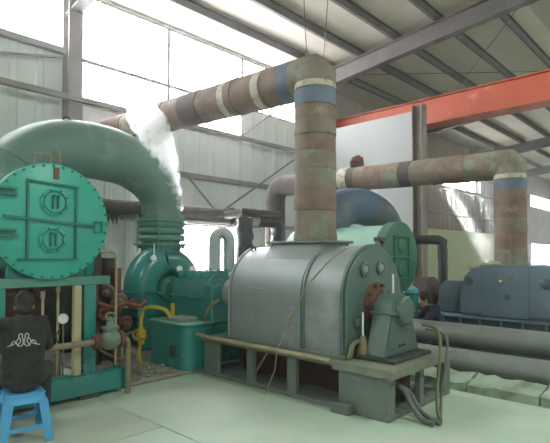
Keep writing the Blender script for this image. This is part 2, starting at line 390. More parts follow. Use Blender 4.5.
# partition with a hole, its post, pale green lower wall
pt = struct('wall_partition', (-8.2, 12.0, 0), 'flat grey partition wall with a ragged round hole')
hc, hr = Vector((-8.02, 0, 4.36)), 0.27
seg = 20; ring = []
for i in range(seg):
    th = 2 * math.pi * i / seg; rr = hr * (1 + random.uniform(-0.12, 0.10)); ring.append((hc.x + rr * math.cos(th), hc.z + rr * math.sin(th)))
def edge_pt(th, x0, x1, z0, z1):
    c, s_ = math.cos(th), math.sin(th); t = 1e9
    if c > 1e-6: t = min(t, (x1 - hc.x) / c)
    if c < -1e-6: t = min(t, (x0 - hc.x) / c)
    if s_ > 1e-6: t = min(t, (z1 - hc.z) / s_)
    if s_ < -1e-6: t = min(t, (z0 - hc.z) / s_)
    return (hc.x + c * t, hc.z + s_ * t)
x0, x1, z0, z1 = -8.9, -7.5, 3.7, 5.0
for yy in (0,):
    g = G(); vs = []
    outs = [edge_pt(2 * math.pi * i / seg, x0, x1, z0, z1) for i in range(seg)]
    # snap the outer ring to the rectangle corners
    for cx, cz in ((x0, z0), (x1, z0), (x1, z1), (x0, z1)):
        k = min(range(seg), key=lambda i: (outs[i][0] - cx) ** 2 + (outs[i][1] - cz) ** 2); outs[k] = (cx, cz)
    for y in (11.96, 12.04):
        vs += [(a, y, b) for a, b in ring] + [(a, y, b) for a, b in outs]
    n = seg; fs = []
    for i in range(n):
        j = (i + 1) % n
        fs += [(i, n + i, n + j, j), (2*n + i, 2*n + j, 3*n + j, 3*n + i), (i, j, 2*n + j, 2*n + i)]
    g.add(vs, fs)
    part('partition_panel', g, 'partition', pt, smooth=False)
for (a, b, c, d) in ((XL + 0.36, -8.9, 0, 5.55), (-7.5, -6.2, 0, 5.55), (-8.9, -7.5, 0, 3.7), (-8.9, -7.5, 5.0, 5.55)):
    part('partition_panel', G().box(a, b, 11.96, 12.04, c, d), 'partition', pt, smooth=False)
g = G().box(-6.18, -6.16, 11.85, 12.15, 0, 5.7).box(-5.92, -5.90, 11.85, 12.15, 0, 5.7).box(-6.16, -5.92, 11.99, 12.01, 0, 5.7)
solo('steel_post', g, 'post_steel', 'brown steel H post at the free edge of the grey partition', 'post', (-6.04, 12, 0))
tr = struct('wall_low_green', (-9.3, 18, 0), 'pale yellow-green low wall beyond the partition')
part('wall_board', G().box(-9.6, -9.45, 13.0, 27.5, 0, 2.8), 'pale_green', tr, bevel=0.02)
# overhead crane
cr = thing('overhead_crane', 'orange box girder of the overhead crane under the roof', 'crane', (1.8, 13.45, 5.5))
part('girder', G().box(-9.7, 13.2, 13.2, 13.7, 5.5, 6.2), 'crane_orange', cr, bevel=0.015)
part('girder_flange', G().box(-9.75, 13.25, 13.13, 13.77, 6.2, 6.23), 'crane_orange', cr)
part('girder_flange', G().box(-9.75, 13.25, 13.13, 13.77, 5.47, 5.5), 'crane_orange', cr)
for x in (-9.77, 13.27): part('end_carriage', G().box(x - 0.15, x + 0.15, 12.3, 14.6, 4.97, 5.46), 'crane_orange', cr, bevel=0.02)
solo('hanging_wire', G().sweep([(-6.4, 7.6, 7.5), (-6.38, 7.6, 6.8), (-6.33, 7.58, 6.2), (-6.27, 7.57, 5.7)], 0.008, 6), 'dark_iron', 'thin wire hanging from the roof purlins above the duct', 'wire', (-6.4, 7.6, 7.5))

# ================================================================== MAIN MOTOR ON ITS STEEL BASE
AY = 4.9       # machine axis
bs = thing('motor_base', 'grey welded steel base frame with dark openings under the big grey motor', 'machine base', (-3.9, 4.9, 0))
part('top_plate', G().box(-5.38, -2.42, 4.16, 5.66, 0.465, 0.52), 'plate_dirty', bs, bevel=0.006)
part('sill', G().box(-5.36, -2.46, 4.20, 5.62, 0.0, 0.05), 'base_grey', bs, bevel=0.005)
for xa, xb in ((-5.36, -5.05), (-4.49, -4.37), (-3.80, -3.66), (-3.06, -2.46)):
    part('front_post', G().box(xa, xb, 4.20, 4.26, 0.05, 0.465), 'base_grey', bs, bevel=0.005)
for xa, xb in ((-5.36, -5.20), (-4.45, -4.37), (-3.80, -3.70), (-2.60, -2.46)):
    part('rear_post', G().box(xa, xb, 5.56, 5.62, 0.05, 0.465), 'base_grey', bs, bevel=0.005)
for ya, yb in ((4.26, 4.34), (4.86, 4.96), (5.46, 5.56)):
    part('side_post', G().box(-2.52, -2.46, ya, yb, 0.05, 0.465), 'base_grey', bs, bevel=0.005)
    part('side_post', G().box(-5.36, -5.30, ya, yb, 0.05, 0.465), 'base_grey', bs, bevel=0.005)
part('edge_rail', G().box(-3.10, -2.42, 4.14, 4.16, 0.44, 0.52), 'plate_dirty', bs)
part('edge_rail', G().box(-2.42, -2.40, 4.14, 5.66, 0.43, 0.52), 'plate_dirty', bs)
part('inner_pier', G().box(-5.0, -2.75, 4.62, 5.2, 0.05, 0.46), 'maroon', bs, bevel=0.01)
part('foot_block', G().box(-3.10, -2.86, 4.10, 4.20, 0.0, 0.10), 'base_grey', bs, bevel=0.006)
part('edge_pipe', G().sweep([(-5.43, 4.13, 0.55), (-5.2, 4.13, 0.53), (-3.3, 4.13, 0.525), (-3.12, 4.14, 0.52)], 0.027, 10), 'brass_edge', bs, label='tarnished pipe along the front edge')
part('rod', G().cyl((-4.50, 4.3, 0.06), (-4.15, 4.22, 0.44), 0.012, n=6), 'rusty_pipe', bs)

def arch(r, zc, zb, n=20, yc=AY):
    return [(yc - r, zb)] + [(yc - r * math.cos(math.pi * i / n), zc + r * math.sin(math.pi * i / n)) for i in range(n + 1)] + [(yc + r, zb)]
def arch_prism(g, r, x0, x1, zc=1.15, zb=0.521, yc=AY, n=24): return g.prism([(x0, y, z) for y, z in arch(r, zc, zb, n, yc)], (x1 - x0, 0, 0))
mo = thing('electric_motor', 'big grey barrel-shaped motor with a duct rising from its top', 'motor', (-3.98, AY, 0.52))
part('housing', arch_prism(G(), 0.62, -4.90, -3.64), 'motor_grey', mo, bevel=0.02, segs=2)
part('rib', arch_prism(G(), 0.635, -3.64, -3.60), 'motor_green_grey', mo, bevel=0.006)
part('end_section', arch_prism(G(), 0.612, -3.60, -3.10), 'motor_grey', mo)
part('rib', arch_prism(G(), 0.63, -3.10, -3.06), 'motor_green_grey', mo, bevel=0.008)
part('end_plate', arch_prism(G(), 0.60, -3.06, -3.03), 'motor_green_grey', mo, bevel=0.01)
part('rib', arch_prism(G(), 0.635, -4.94, -4.90), 'motor_grey', mo, bevel=0.01)
for ya, yb in ((4.235, 4.30), (5.50, 5.565)): part('flange_foot', G().box(-4.95, -3.03, ya, yb, 0.521, 0.56), 'base_grey', mo)
hp = [(4.36, 1.42), (4.40, 1.50), (4.62, 1.80), (5.18, 1.80), (5.40, 1.50), (5.44, 1.42)]
part('hood', G().prism([(-4.46, y, z) for y, z in hp], (0.86, 0, 0)), 'motor_grey', mo, bevel=0.012)
part('hood_flange', G().box(-4.52, -3.55, 4.58, 5.22, 1.80, 1.83), 'base_grey', mo, bevel=0.005)
part('hatch', G().box(-4.48, -4.22, 4.268, 4.283, 0.96, 1.23), 'motor_grey', mo, bevel=0.004)
for (y, z) in ((4.66, 1.49), (5.00, 1.50)):
    p = part('port', G().lathe((-3.03, y, z), (1, 0, 0), [(0, 0.085), (0.025, 0.085), (0.03, 0.07), (0.03, 0.055), (0.012, 0.05), (0.012, 0.0)], 20), 'motor_green_grey', mo)
    part('port_cap', G().lathe((-3.02, y, z), (1, 0, 0), [(0, 0.05), (0.018, 0.045), (0.02, 0)], 14), 'motor_grey', p)
part('seal_ring', G().lathe((-3.03, AY, 1.07), (1, 0, 0), [(0, 0.26), (0.03, 0.26), (0.03, 0.20), (0.10, 0.19), (0.10, 0.11)], 28), 'rust', mo, label='rusty shaft seal ring')
g = G()
for i in range(10):
    a = 2 * math.pi * i / 10; g.cyl((-3.0, AY + 0.235 * math.cos(a), 1.07 + 0.235 * math.sin(a)), (-2.965, AY + 0.235 * math.cos(a), 1.07 + 0.235 * math.sin(a)), 0.018, n=6)
part('bolt_ring', g, 'dark_iron', mo)['kind'] = 'stuff'
part('shaft', G().cyl((-3.0, AY, 1.07), (-2.70, AY, 1.07), 0.09, n=16), 'clear_steel', mo)
part('shaft', G().cyl((-5.15, AY, 1.07), (-4.90, AY, 1.07), 0.10, n=16), 'clear_steel', mo)
part('shaft_collar', G().cyl((-5.02, AY, 1.07), (-4.94, AY, 1.07), 0.2, n=20), 'pipe_light', mo, bevel=0.008)
part('lifting_eye', G().torus((-4.80, 4.62, 1.73), (1, 0, 0), 0.035, 0.012, 12, 6), 'dark_iron', mo)
part('sensor_box', G().box(-3.022, -2.99, 4.44, 4.52, 0.86, 0.94), 'motor_green_grey', mo, bevel=0.005)
solo('signal_cable', G().sweep([(-3.25, 4.66, 1.74), (-3.4, 4.42, 1.545), (-3.55, 4.27, 1.30), (-3.68, 4.255, 1.05), (-3.80, 4.255, 0.90), (-3.86, 4.225, 0.70), (-3.86, 4.10, 0.56), (-3.90, 4.10, 0.30), (-4.05, 4.10, 0.01)], 0.0065, 6).cyl((-3.83, 4.25, 0.82), (-3.78, 4.25, 0.95), 0.018, n=8), 'brass_edge', 'thin yellowish cable running down the front of the big motor', 'cable', (-4.05, 4.1, 0))

# bearing pedestal
py = 4.84
pd = thing('bearing_pedestal', 'grey-green bearing pedestal at the free end of the big motor', 'bearing', (-2.76, py, 0.521))
pts = [(py - 0.37, 0.56), (py - 0.20, 1.05)] + [(py - 0.20 * math.cos(math.pi * i / 12), 1.05 + 0.17 * math.sin(math.pi * i / 12)) for i in range(1, 12)] + [(py + 0.20, 1.05), (py + 0.37, 0.56)]
part('body', G().prism([(-2.90, y, z) for y, z in pts], (0.25, 0, 0)), 'motor_green_grey', pd, bevel=0.015, segs=2)
part('foot_plate', G().box(-3.0, -2.52, py - 0.42, py + 0.42, 0.521, 0.56), 'dark_iron', pd, bevel=0.006)
part('end_cap', G().lathe((-2.65, py, 1.04), (1, 0, 0), [(0, 0.165), (0.05, 0.16), (0.07, 0.14), (0.075, 0.0)], 24), 'motor_green_grey', pd)
part('split_flange', G().box(-2.92, -2.62, py - 0.24, py + 0.24, 1.00, 1.025), 'motor_green_grey', pd, bevel=0.004)
for y in (4.76, 4.84): part('bolt', G().cyl((-2.655, y, 0.66), (-2.63, y, 0.66), 0.014, n=6), 'dark_iron', pd)
part('thermometer', G().cyl((-2.80, 4.90, 1.20), (-2.80, 4.90, 1.43), 0.012, n=8), 'gauge_white', pd, label='white glass thermometer tube')
part('thermometer', G().cyl((-2.96, 4.52, 0.76), (-2.96, 4.52, 1.02), 0.012, n=8), 'gauge_white', pd, label='white glass thermometer tube')
part('vent_cap', G().cyl((-2.86, 4.80, 1.18), (-2.86, 4.80, 1.27), 0.03, n=10), 'motor_green_grey', pd, bevel=0.006)
part('drain_cup', G().lathe((-2.96, 4.52, 0.561), (0, 0, 1), [(0, 0.07), (0.05, 0.075), (0.12, 0.05), (0.20, 0.03)], 14), 'rusty_pipe', pd)
part('oil_pipe', G().sweep([(-2.98, 4.50, 0.70)] + arc((-2.98, 4.42, 0.60), (0, 1, 0), (0, 0, 1), 90, 180, 0.10, 6) + [(-3.0, 4.31, 0.535)], 0.03, 10), 'hose_green', pd)
part('oil_pipe', G().sweep([(-2.64, py - 0.19, 1.0), (-2.60, py - 0.05, 0.93), (-2.60, py + 0.08, 0.90)], 0.014, 8), 'dark_iron', pd)

# hoses at the free end of the base
def hose(name, pts, r, m, label): return solo(name, G().sweep(pts, r, 10), m, label, 'hose', pts[-1])
def smooth_path(ps, n=6):
    P = [Vector(p) for p in ps]; out = []
    for i in range(len(P) - 1):
        p0, p1, p2, p3 = P[max(i-1, 0)], P[i], P[i+1], P[min(i+2, len(P)-1)]
        for k in range(n):
            t = k / n; out.append(0.5 * ((2*p1) + (-p0 + p2)*t + (2*p0 - 5*p1 + 4*p2 - p3)*t*t + (-p0 + 3*p1 - 3*p2 + p3)*t**3))
    return out + [P[-1]]
hose('oil_hose', smooth_path([(-2.57, 5.12, 0.86), (-2.40, 5.15, 0.82), (-2.30, 5.02, 0.62), (-2.28, 4.90, 0.30), (-2.20, 4.72, 0.08), (-2.10, 4.58, 0.02)]), 0.018, 'hose_green', 'olive oil hose hanging from the bearing pedestal to the floor')
hose('drain_hose', smooth_path([(-2.57, 5.22, 0.80), (-2.36, 5.28, 0.74), (-2.27, 5.10, 0.50), (-2.26, 4.96, 0.22), (-2.16, 4.70, 0.02)]), 0.014, 'hose_grey', 'thin grey hose looping down beside the olive hose')
hose('corrugated_hose', smooth_path([(-2.70, 4.42, 0.36), (-2.45, 4.45, 0.30), (-2.34, 4.45, 0.14), (-2.22, 4.43, 0.04), (-2.10, 4.41, 0.03)]), 0.028, 'hose_grey', 'thick grey corrugated hose coming out of the base opening')
hose('corrugated_hose', smooth_path([(-2.70, 4.58, 0.33), (-2.45, 4.58, 0.24), (-2.32, 4.55, 0.10), (-2.18, 4.52, 0.035), (-2.06, 4.48, 0.028)]), 0.025, 'hose_grey', 'lower grey hose lying beside the thick corrugated hose')

# ================================================================== LAGGED DUCT 1
def tube_shell(g, p0, p1, r, n=28): return g.cyl(p0, p1, r, n=n)
d1 = thing('lagged_duct', 'rusty lagged duct rising from the big motor and running to the side wall', 'duct', (-3.98, AY, 1.83))
X1 = -3.93
zs = [(1.832, 1.93, 'wrap_olive', 0.285), (1.93, 2.22, 'wrap_olive', 0.272), (2.22, 2.50, 'wrap_rust', 0.276), (2.50, 2.76, 'wrap_olive', 0.271), (2.76, 2.98, 'wrap_olive', 0.275),
      (2.98, 3.20, 'wrap_rust', 0.271), (3.20, 3.40, 'wrap_olive', 0.276), (3.40, 3.58, 'wrap_rust', 0.272), (3.58, 3.80, 'wrap_blue', 0.275), (3.80, 3.88, 'wrap_pale', 0.279)]
for a, b, m, r in zs: part('lagging_sheet', G().lathe((X1, AY, a), (0, 0, 1), [(0, r), (b - a - 0.015, r - 0.003), (b - a, r - 0.008)], 28), m, d1)
def dz(x): return 4.0 + (X1 - x) * 0.045
def seg_h(xa, xb, m, r): part('lagging_sheet', G().sweep([(xa, AY, dz(xa)), (xb, AY, dz(xb))], [r, r - 0.006], 28), m, d1)
part('elbow', G().sweep([(X1, AY, 3.88), (X1, AY, dz(X1) - 0.05), (X1 - 0.05, AY, dz(X1)), (X1 - 0.28, AY, dz(X1 - 0.28))], 0.277, 28), 'wrap_olive', d1)
xs = [(-4.20, -4.42, 'wrap_blue', .279), (-4.42, -4.75, 'wrap_rust', .273), (-4.75, -4.90, 'wrap_pale', .280), (-4.90, -5.35, 'wrap_rust', .274), (-5.35, -5.50, 'wrap_rust', .282), (-5.50, -5.64, 'wrap_pale', .279),
      (-5.64, -6.2, 'wrap_rust', .273), (-6.2, -6.7, 'wrap_dark', .278), (-6.7, -7.2, 'wrap_rust', .273), (-7.2, -7.9, 'wrap_rust', .277), (-7.9, -8.6, 'wrap_pale', .273), (-8.6, -9.4, 'wrap_rust', .277), (-9.4, -10.15, 'wrap_rust', .273)]
for a, b, m, r in xs: seg_h(a, b, m, r)
# ================================================================== PLINTH, GEARBOX, BLOWER
solo('concrete_plinth', G().box(-9.4, -5.47, 3.02, 5.95, 0.0, 0.05), 'concrete', 'low concrete plinth under the blower and gearbox', 'plinth', (-7.4, 4.5, 0), bevel=0.015)
ot = thing('oil_tank', 'teal steel oil tank with rounded corners in front of the gearbox', 'tank', (-5.9, 4.25, 0.05))
def rrect(x0, x1, y0, y1, r, n=5):
    out = []
    for cx, cy, a in ((x1 - r, y1 - r, 0), (x0 + r, y1 - r, 90), (x0 + r, y0 + r, 180), (x1 - r, y0 + r, 270)):
        for i in range(n + 1): out.append((cx + r * math.cos(R(a + 90 * i / n)), cy + r * math.sin(R(a + 90 * i / n))))
    return out
part('shell', G().prism([(x, y, 0.05) for x, y in rrect(-6.40, -5.45, 3.95, 4.50, 0.13)], (0, 0, 0.61)), 'teal', ot)
part('lid', G().prism([(x, y, 0.66) for x, y in rrect(-6.43, -5.42, 3.92, 4.52, 0.14)], (0, 0, 0.03)), 'teal_dull', ot, bevel=0.006)
part('sight_opening', G().box(-5.80, -5.66, 3.935, 3.952, 0.22, 0.38), 'dark_iron', ot, bevel=0.004)
part('filler_box', G().box(-6.15, -5.75, 4.08, 4.40, 0.69, 0.73), 'pipe_light', ot, bevel=0.006)
gb = thing('gearbox', 'teal gearbox and bearing housing between the blower and the big motor', 'gearbox', (-6.2, AY, 0.05))
part('pedestal', G().box(-7.05, -5.55, 4.53, 5.45, 0.05, 0.62), 'teal', gb, bevel=0.012)
part('body', arch_prism(G(), 0.40, -6.62, -5.80, 0.98, 0.62, 4.92), 'teal', gb, bevel=0.02, segs=2)
part('split_flange', G().box(-6.66, -5.76, 4.49, 5.35, 0.98, 1.02), 'teal', gb, bevel=0.006)
part('bearing_boss', G().lathe((-5.80, 4.86, 1.05), (1, 0, 0), [(0, 0.22), (0.05, 0.21), (0.07, 0.12), (0.03, 0.10), (0.03, 0)], 22), 'teal_line', gb)
part('end_box', G().box(-5.80, -5.62, 4.55, 5.30, 0.62, 1.20), 'teal', gb, bevel=0.02)
part('coupling', G().lathe((-5.62, AY, 1.07), (1, 0, 0), [(0, 0.13), (0.10, 0.13), (0.10, 0.24), (0.26, 0.25), (0.26, 0.20), (0.45, 0.19)], 24), 'pipe_light', gb)
part('input_shaft', G().cyl((-7.1, AY, 1.07), (-6.62, AY, 1.07), 0.16, n=18), 'teal', gb)
for i in range(4): part('cover_rib', G().box(-6.5 + 0.2 * i, -6.47 + 0.2 * i, 4.56, 5.28, 1.30, 1.40), 'teal', gb, bevel=0.006)
part('oil_line', G().sweep(smooth_path([(-5.70, 4.52, 0.62), (-5.58, 4.40, 0.75), (-5.42, 4.36, 0.92), (-5.28, 4.42, 1.02)]), 0.02, 8), 'rusty_pipe', gb)
def gauge(parent, x, y, z, zb, m='gauge_white', r=0.055):
    st = part('gauge', G().cyl((x, y, zb), (x, y, z - 0.04), 0.010, n=6).lathe((x - 0.015, y, z), (1, -0.45, 0.05), [(0, r), (0.03, r), (0.032, r * 0.9)], 18), 'gauge_rim', parent)
    part('dial', G().lathe((x + 0.016, y - 0.0135, z + 0.0015), (1, -0.45, 0.05), [(0, r * 0.88), (0.003, r * 0.86)], 18), m, st)
gauge(gb, -6.68, 4.72, 1.42, 0.98); gauge(gb, -6.30, 4.70, 1.42, 1.3); gauge(gb, -6.0, 4.92, 1.36, 1.2); gauge(gb, -5.70, 5.0, 1.34, 1.19)
# yellow lubrication pipework
yp = thing('yellow_oil_pipe', 'yellow oil pipes with a yellow valve beside the teal oil tank', 'pipe', (-6.2, 3.95, 0.6))
part('upper_run', G().sweep([(-6.12, 4.20, 0.70), (-6.12, 4.20, 0.92)] + arc((-6.06, 4.20, 0.92), (-1, 0, 0), (0, 0, 1), 0, 90, 0.06, 5) + [(-5.70, 4.20, 0.98)], 0.03, 10), 'yellow_paint', yp)
part('lower_run', G().sweep(smooth_path([(-6.02, 4.10, 0.72), (-6.05, 4.02, 0.84), (-6.20, 3.92, 0.88), (-6.38, 3.88, 0.84), (-6.44, 3.86, 0.68), (-6.44, 3.86, 0.56)]), 0.028, 10), 'yellow_paint', yp)
v = part('valve', G().lathe((-6.44, 3.86, 0.56), (0, 0, -1), [(0, 0.05), (0.04, 0.05), (0.05, 0.08), (0.14, 0.09), (0.19, 0.05), (0.24, 0.05)], 14), 'yellow_paint', yp)
part('handwheel', G().torus((-6.38, 3.75, 0.47), (0.3, -1, 0), 0.07, 0.012, 16, 6).cyl((-6.44, 3.86, 0.46), (-6.38, 3.75, 0.47), 0.012, n=6), 'yellow_paint', v)
part('drop_pipe', G().sweep(smooth_path([(-6.44, 3.86, 0.32), (-6.46, 3.84, 0.20), (-6.36, 3.80, 0.10), (-6.30, 3.78, 0.07)]), 0.022, 8), 'yellow_paint', yp)

BX, BZ = -7.5, 1.08
bl = thing('blower', 'teal centrifugal blower with snail-shaped casing below the big green elbow', 'blower', (BX, AY, 0.05))
# scroll: ring of growing radius ending in a rising outlet
path, rad = [], []
for i in range(29):
    th = R(100 - 360 * i / 28 * 0.98)
    rr = 0.46 + 0.02 * i / 28; path.append((BX + 0.16, AY - 0.04 + rr * math.cos(th), BZ + rr * math.sin(th))); rad.append(0.25 + 0.04 * i / 28)
part('scroll', G().sweep(path, rad, 18), 'teal', bl)
part('back_disc', G().lathe((BX - 0.30, AY, BZ), (1, 0, 0), [(0, 0.50), (0.26, 0.50), (0.28, 0.36), (0.30, 0.22), (0.46, 0.20), (0.46, 0)], 30), 'teal', bl)
part('inlet_cone', G().lathe((BX + 0.26, AY, BZ - 0.05), (1, 0, 0), [(0, 0.26), (0.10, 0.24), (0.14, 0.18), (0.2, 0.17)], 24), 'teal_line', bl)
part('outlet', G().lathe((BX, AY, 1.45), (0, 0, 1), [(0, 0.40), (0.12, 0.36), (0.24, 0.345), (0.32, 0.345)], 28), 'teal', bl)
part('outlet_flange', G().lathe((BX, AY, 1.77), (0, 0, 1), [(0, 0.42), (0.05, 0.42)], 28), 'teal', bl)
part('foot', G().box(BX - 0.5, BX - 0.3, AY - 0.6, AY + 0.6, 0.05, 0.75), 'teal', bl, bevel=0.01)
part('foot', G().box(BX + 0.2, BX + 0.35, AY - 0.6, AY + 0.6, 0.05, 0.62), 'teal', bl, bevel=0.01)
part('split_bar', G().box(BX - 0.05, BX + 0.35, AY - 0.80, AY - 0.40, BZ - 0.06, BZ - 0.03).box(BX + 0.28, BX + 0.85, AY - 0.60, AY - 0.55, BZ - 0.06, BZ - 0.03), 'teal_line', bl)
ex = thing('expansion_joint', 'green ribbed expansion joint with tie rods above the blower', 'expansion joint', (BX, AY, 1.82))
for z in (1.95, 2.08, 2.20):
    part('bellow', G().torus((BX, AY, z), (0, 0, 1), 0.365, 0.06, 28, 8), 'teal_dull', ex)
part('sleeve', G().cyl((BX, AY, 1.82), (BX, AY, 2.25), 0.33, n=28), 'teal_dull', ex)
part('flange', G().lathe((BX, AY, 1.82), (0, 0, 1), [(0, 0.48), (0.03, 0.48)], 28), 'teal_dull', ex)
part('flange', G().lathe((BX, AY, 2.25), (0, 0, 1), [(0, 0.47), (0.04, 0.47)], 28), 'teal_dull', ex)
for a in range(6):
    t = R(a * 60 + 20); part('tie_rod', G().cyl((BX + 0.45*math.cos(t), AY + 0.45*math.sin(t), 1.70), (BX + 0.45*math.cos(t), AY + 0.45*math.sin(t), 2.36), 0.014, n=6), 'teal_dull', ex)
part('gauge', G().cyl((BX + 0.42, AY - 0.42, 1.62), (BX + 0.42, AY - 0.42, 1.84), 0.01, n=6).lathe((BX + 0.40, AY - 0.42, 1.60), (1, -0.45, 0), [(0, 0.05), (0.03, 0.05)], 16), 'gauge_white', ex)
eb = thing('elbow_duct', 'huge green duct bend from the blower over to the round tank', 'duct', (BX, AY, 2.29))
ep = smooth_path([(BX, 4.9, 2.29), (BX, 4.9, 2.45), (BX, 4.83, 2.78), (BX, 4.58, 3.06), (BX, 4.15, 3.27), (BX, 3.6, 3.34), (BX, 3.05, 3.28), (BX, 2.62, 3.06), (BX, 2.36, 2.76), (BX, 2.24, 2.50)], 4)
k = len(ep); er = [0.345 + 0.105 * min(1, max(0, (i - 4) / 14)) for i in range(k)]
part('bend', G().sweep(ep, er, 32), 'duct_green', eb)
for i in (4, 30):
    dd = (ep[i+1] - ep[i]).normalized()
    part('weld_collar', G().lathe(ep[i] - dd * 0.03, dd, [(0, er[i] + 0.02), (0.06, er[i] + 0.02)], 32), 'duct_green', eb)
part('lifting_lug', G().torus((BX + 0.15, 4.28, 3.66), (1, 0, 0), 0.05, 0.018, 12, 6), 'dark_iron', eb)
part('lifting_lug', G().torus((BX + 0.15, 3.1, 3.72), (1, 0, 0), 0.05, 0.018, 12, 6), 'dark_iron', eb)

# ================================================================== ROUND TANK WITH DOOR, ON ITS STEEL FRAME
TY, TZ, TX = 2.14, 2.02, -5.40
tk = thing('round_tank', 'bright teal horizontal tank with a round ribbed door facing the camera', 'tank', (-7, TY, 1.38))
part('shell', G().cyl((-8.9, TY, TZ), (TX - 0.10, TY, TZ), 0.575, n=40), 'teal_bright', tk)
part('flange', G().lathe((TX - 0.14, TY, TZ), (1, 0, 0), [(0, 0.64), (0.06, 0.64)], 40), 'teal_dull', tk)
dr = part('door', G().lathe((TX - 0.075, TY, TZ), (1, 0, 0), [(0, 0.64), (0.06, 0.64), (0.07, 0.62), (0.075, 0.0)], 48), 'teal_bright', tk)
def dbar(y0, y1, z0, z1, w=0.022, h=0.03):
    a = Vector((TX, TY + y0, TZ + z0)); b = Vector((TX, TY + y1, TZ + z1)); d = (b - a).normalized(); s_ = Vector((1,0,0)).cross(d) * w / 2
    part('stiffener', G().prism([a - s_, b - s_, b + s_, a + s_], (h, 0, 0)), 'teal_line', dr, bevel=0.003)
dbar(-0.27, -0.27, -0.42, 0.43); dbar(0.25, 0.25, -0.42, 0.40); dbar(-0.28, 0.28, 0.43, 0.395); dbar(-0.36, 0.28, -0.415, -0.415, 0.016); dbar(-0.50, 0.45, 0.03, -0.035, 0.03, 0.035)
for (y, z, r) in ((0.01, 0.21, 0.15), (-0.01, -0.20, 0.142)):
    part('port_cover', G().lathe((TX, TY + y, TZ + z), (1, 0, 0), [(0, r), (0.025, r), (0.035, r - 0.02), (0.028, r - 0.045), (0.028, 0)], 28), 'teal_bright', dr)
    part('port_ring', G().torus((TX + 0.03, TY + y, TZ + z), (1, 0, 0), r - 0.03, 0.012, 24, 6), 'teal_line', dr)
    part('port_handle', G().box(TX + 0.028, TX + 0.06, TY + y - 0.035, TY + y - 0.020, TZ + z - 0.075, TZ + z + 0.075).box(TX + 0.028, TX + 0.06, TY + y + 0.02, TY + y + 0.035, TZ + z - 0.075, TZ + z + 0.075).box(TX + 0.045, TX + 0.06, TY + y - 0.035, TY + y + 0.035, TZ + z + 0.06, TZ + z + 0.075), 'teal_line', dr)
    g = G()
    for i in range(8):
        a = R(45 * i + 22); g.cyl((TX + 0.025, TY + y + (r - 0.012) * math.cos(a), TZ + z + (r - 0.012) * math.sin(a)), (TX + 0.045, TY + y + (r - 0.012) * math.cos(a), TZ + z + (r - 0.012) * math.sin(a)), 0.012, n=6)
    part('bolt_ring', g, 'teal_line', dr)['kind'] = 'stuff'
for z in (0.26, -0.17):
    for q in (0, 0.06): part('hinge', G().box(TX, TX + 0.05, TY - 0.60, TY - 0.38, TZ + z + q - 0.012, TZ + z + q + 0.012), 'teal_line', tk, bevel=0.003)
    part('hinge_pin', G().cyl((TX + 0.03, TY - 0.58, TZ + z - 0.06), (TX + 0.03, TY - 0.58, TZ + z + 0.13), 0.02, n=8), 'teal_line', tk)
for (z0, z1) in ((0.04, 0.055), (-0.085, -0.07)): part('latch', G().box(TX, TX + 0.02, TY + 0.47, TY + 0.57, TZ + z0 - 0.03, TZ + z1 - 0.03), 'teal_line', dr)
for y in (0.47, 0.56): part('latch', G().box(TX, TX + 0.02, TY + y - 0.006, TY + y + 0.006, TZ - 0.10, TZ + 0.02), 'teal_line', dr)
part('rust_plate', G().box(TX, TX + 0.012, TY + 0.0, TY + 0.06, TZ + 0.47, TZ + 0.60), 'rust', dr, bevel=0.004)
g = G()
for i in range(36):
    a = R(10 * i); g.cyl((TX - 0.02, TY + 0.615 * math.cos(a), TZ + 0.615 * math.sin(a)), (TX + 0.012, TY + 0.615 * math.cos(a), TZ + 0.615 * math.sin(a)), 0.014, n=6)
part('bolt_ring', g, 'teal_line', dr)['kind'] = 'stuff'
part('davit', G().sweep([(TX - 0.12, TY - 0.16, TZ + 0.60), (TX - 0.12, TY - 0.16, TZ + 0.74), (TX - 0.12, TY + 0.00, TZ + 0.76), (TX - 0.12, TY + 0.02, TZ + 0.62)], 0.013, 8), 'rusty_pipe', tk)
part('davit', G().sweep([(TX - 0.12, TY + 0.12, TZ + 0.60), (TX - 0.12, TY + 0.11, TZ + 0.80), (TX - 0.12, TY + 0.06, TZ + 0.83)], 0.013, 8), 'rusty_pipe', tk)
part('inlet_neck', G().lathe((BX, 2.22, 2.45), (0, 0, 1), [(0, 0.46), (0.06, 0.46)], 28), 'teal_dull', tk)
part('drain_pipe', G().lathe((-5.62, 2.62, 1.12), (0, 0, 1), [(0, 0.05), (0.06, 0.05), (0.06, 0.075), (0.30, 0.075), (0.33, 0.09), (0.62, 0.09)], 14), 'teal', tk)
sf = thing('tank_frame', 'teal steel frame of beams and legs carrying the round tank', 'frame', (-5.46, 2.0, 0))
def ibeam_y(g, x, y0, y1, z0, z1, w=0.2):
    return g.box(x - w/2, x + w/2, y0, y1, z1 - 0.02, z1).box(x - w/2, x + w/2, y0, y1, z0, z0 + 0.02).box(x - 0.012, x + 0.012, y0, y1, z0 + 0.02, z1 - 0.02)
part('base_beam', G().box(-5.56, -5.36, 0.75, 2.97, 0.05, 0.275), 'teal', sf, bevel=0.008)
part('end_plate', G().box(-5.60, -5.32, 2.97, 2.99, 0.04, 0.285), 'teal', sf)
for ya, yb in ((0.9, 1.2), (2.45, 2.70)): part('packing', G().box(-5.55, -5.37, ya, yb, 0.0, 0.05), 'brown_dark', sf, bevel=0.01)
part('base_beam', G().box(-8.3, -8.1, 1.1, 3.0, 0.0, 0.31), 'teal', sf, bevel=0.008)
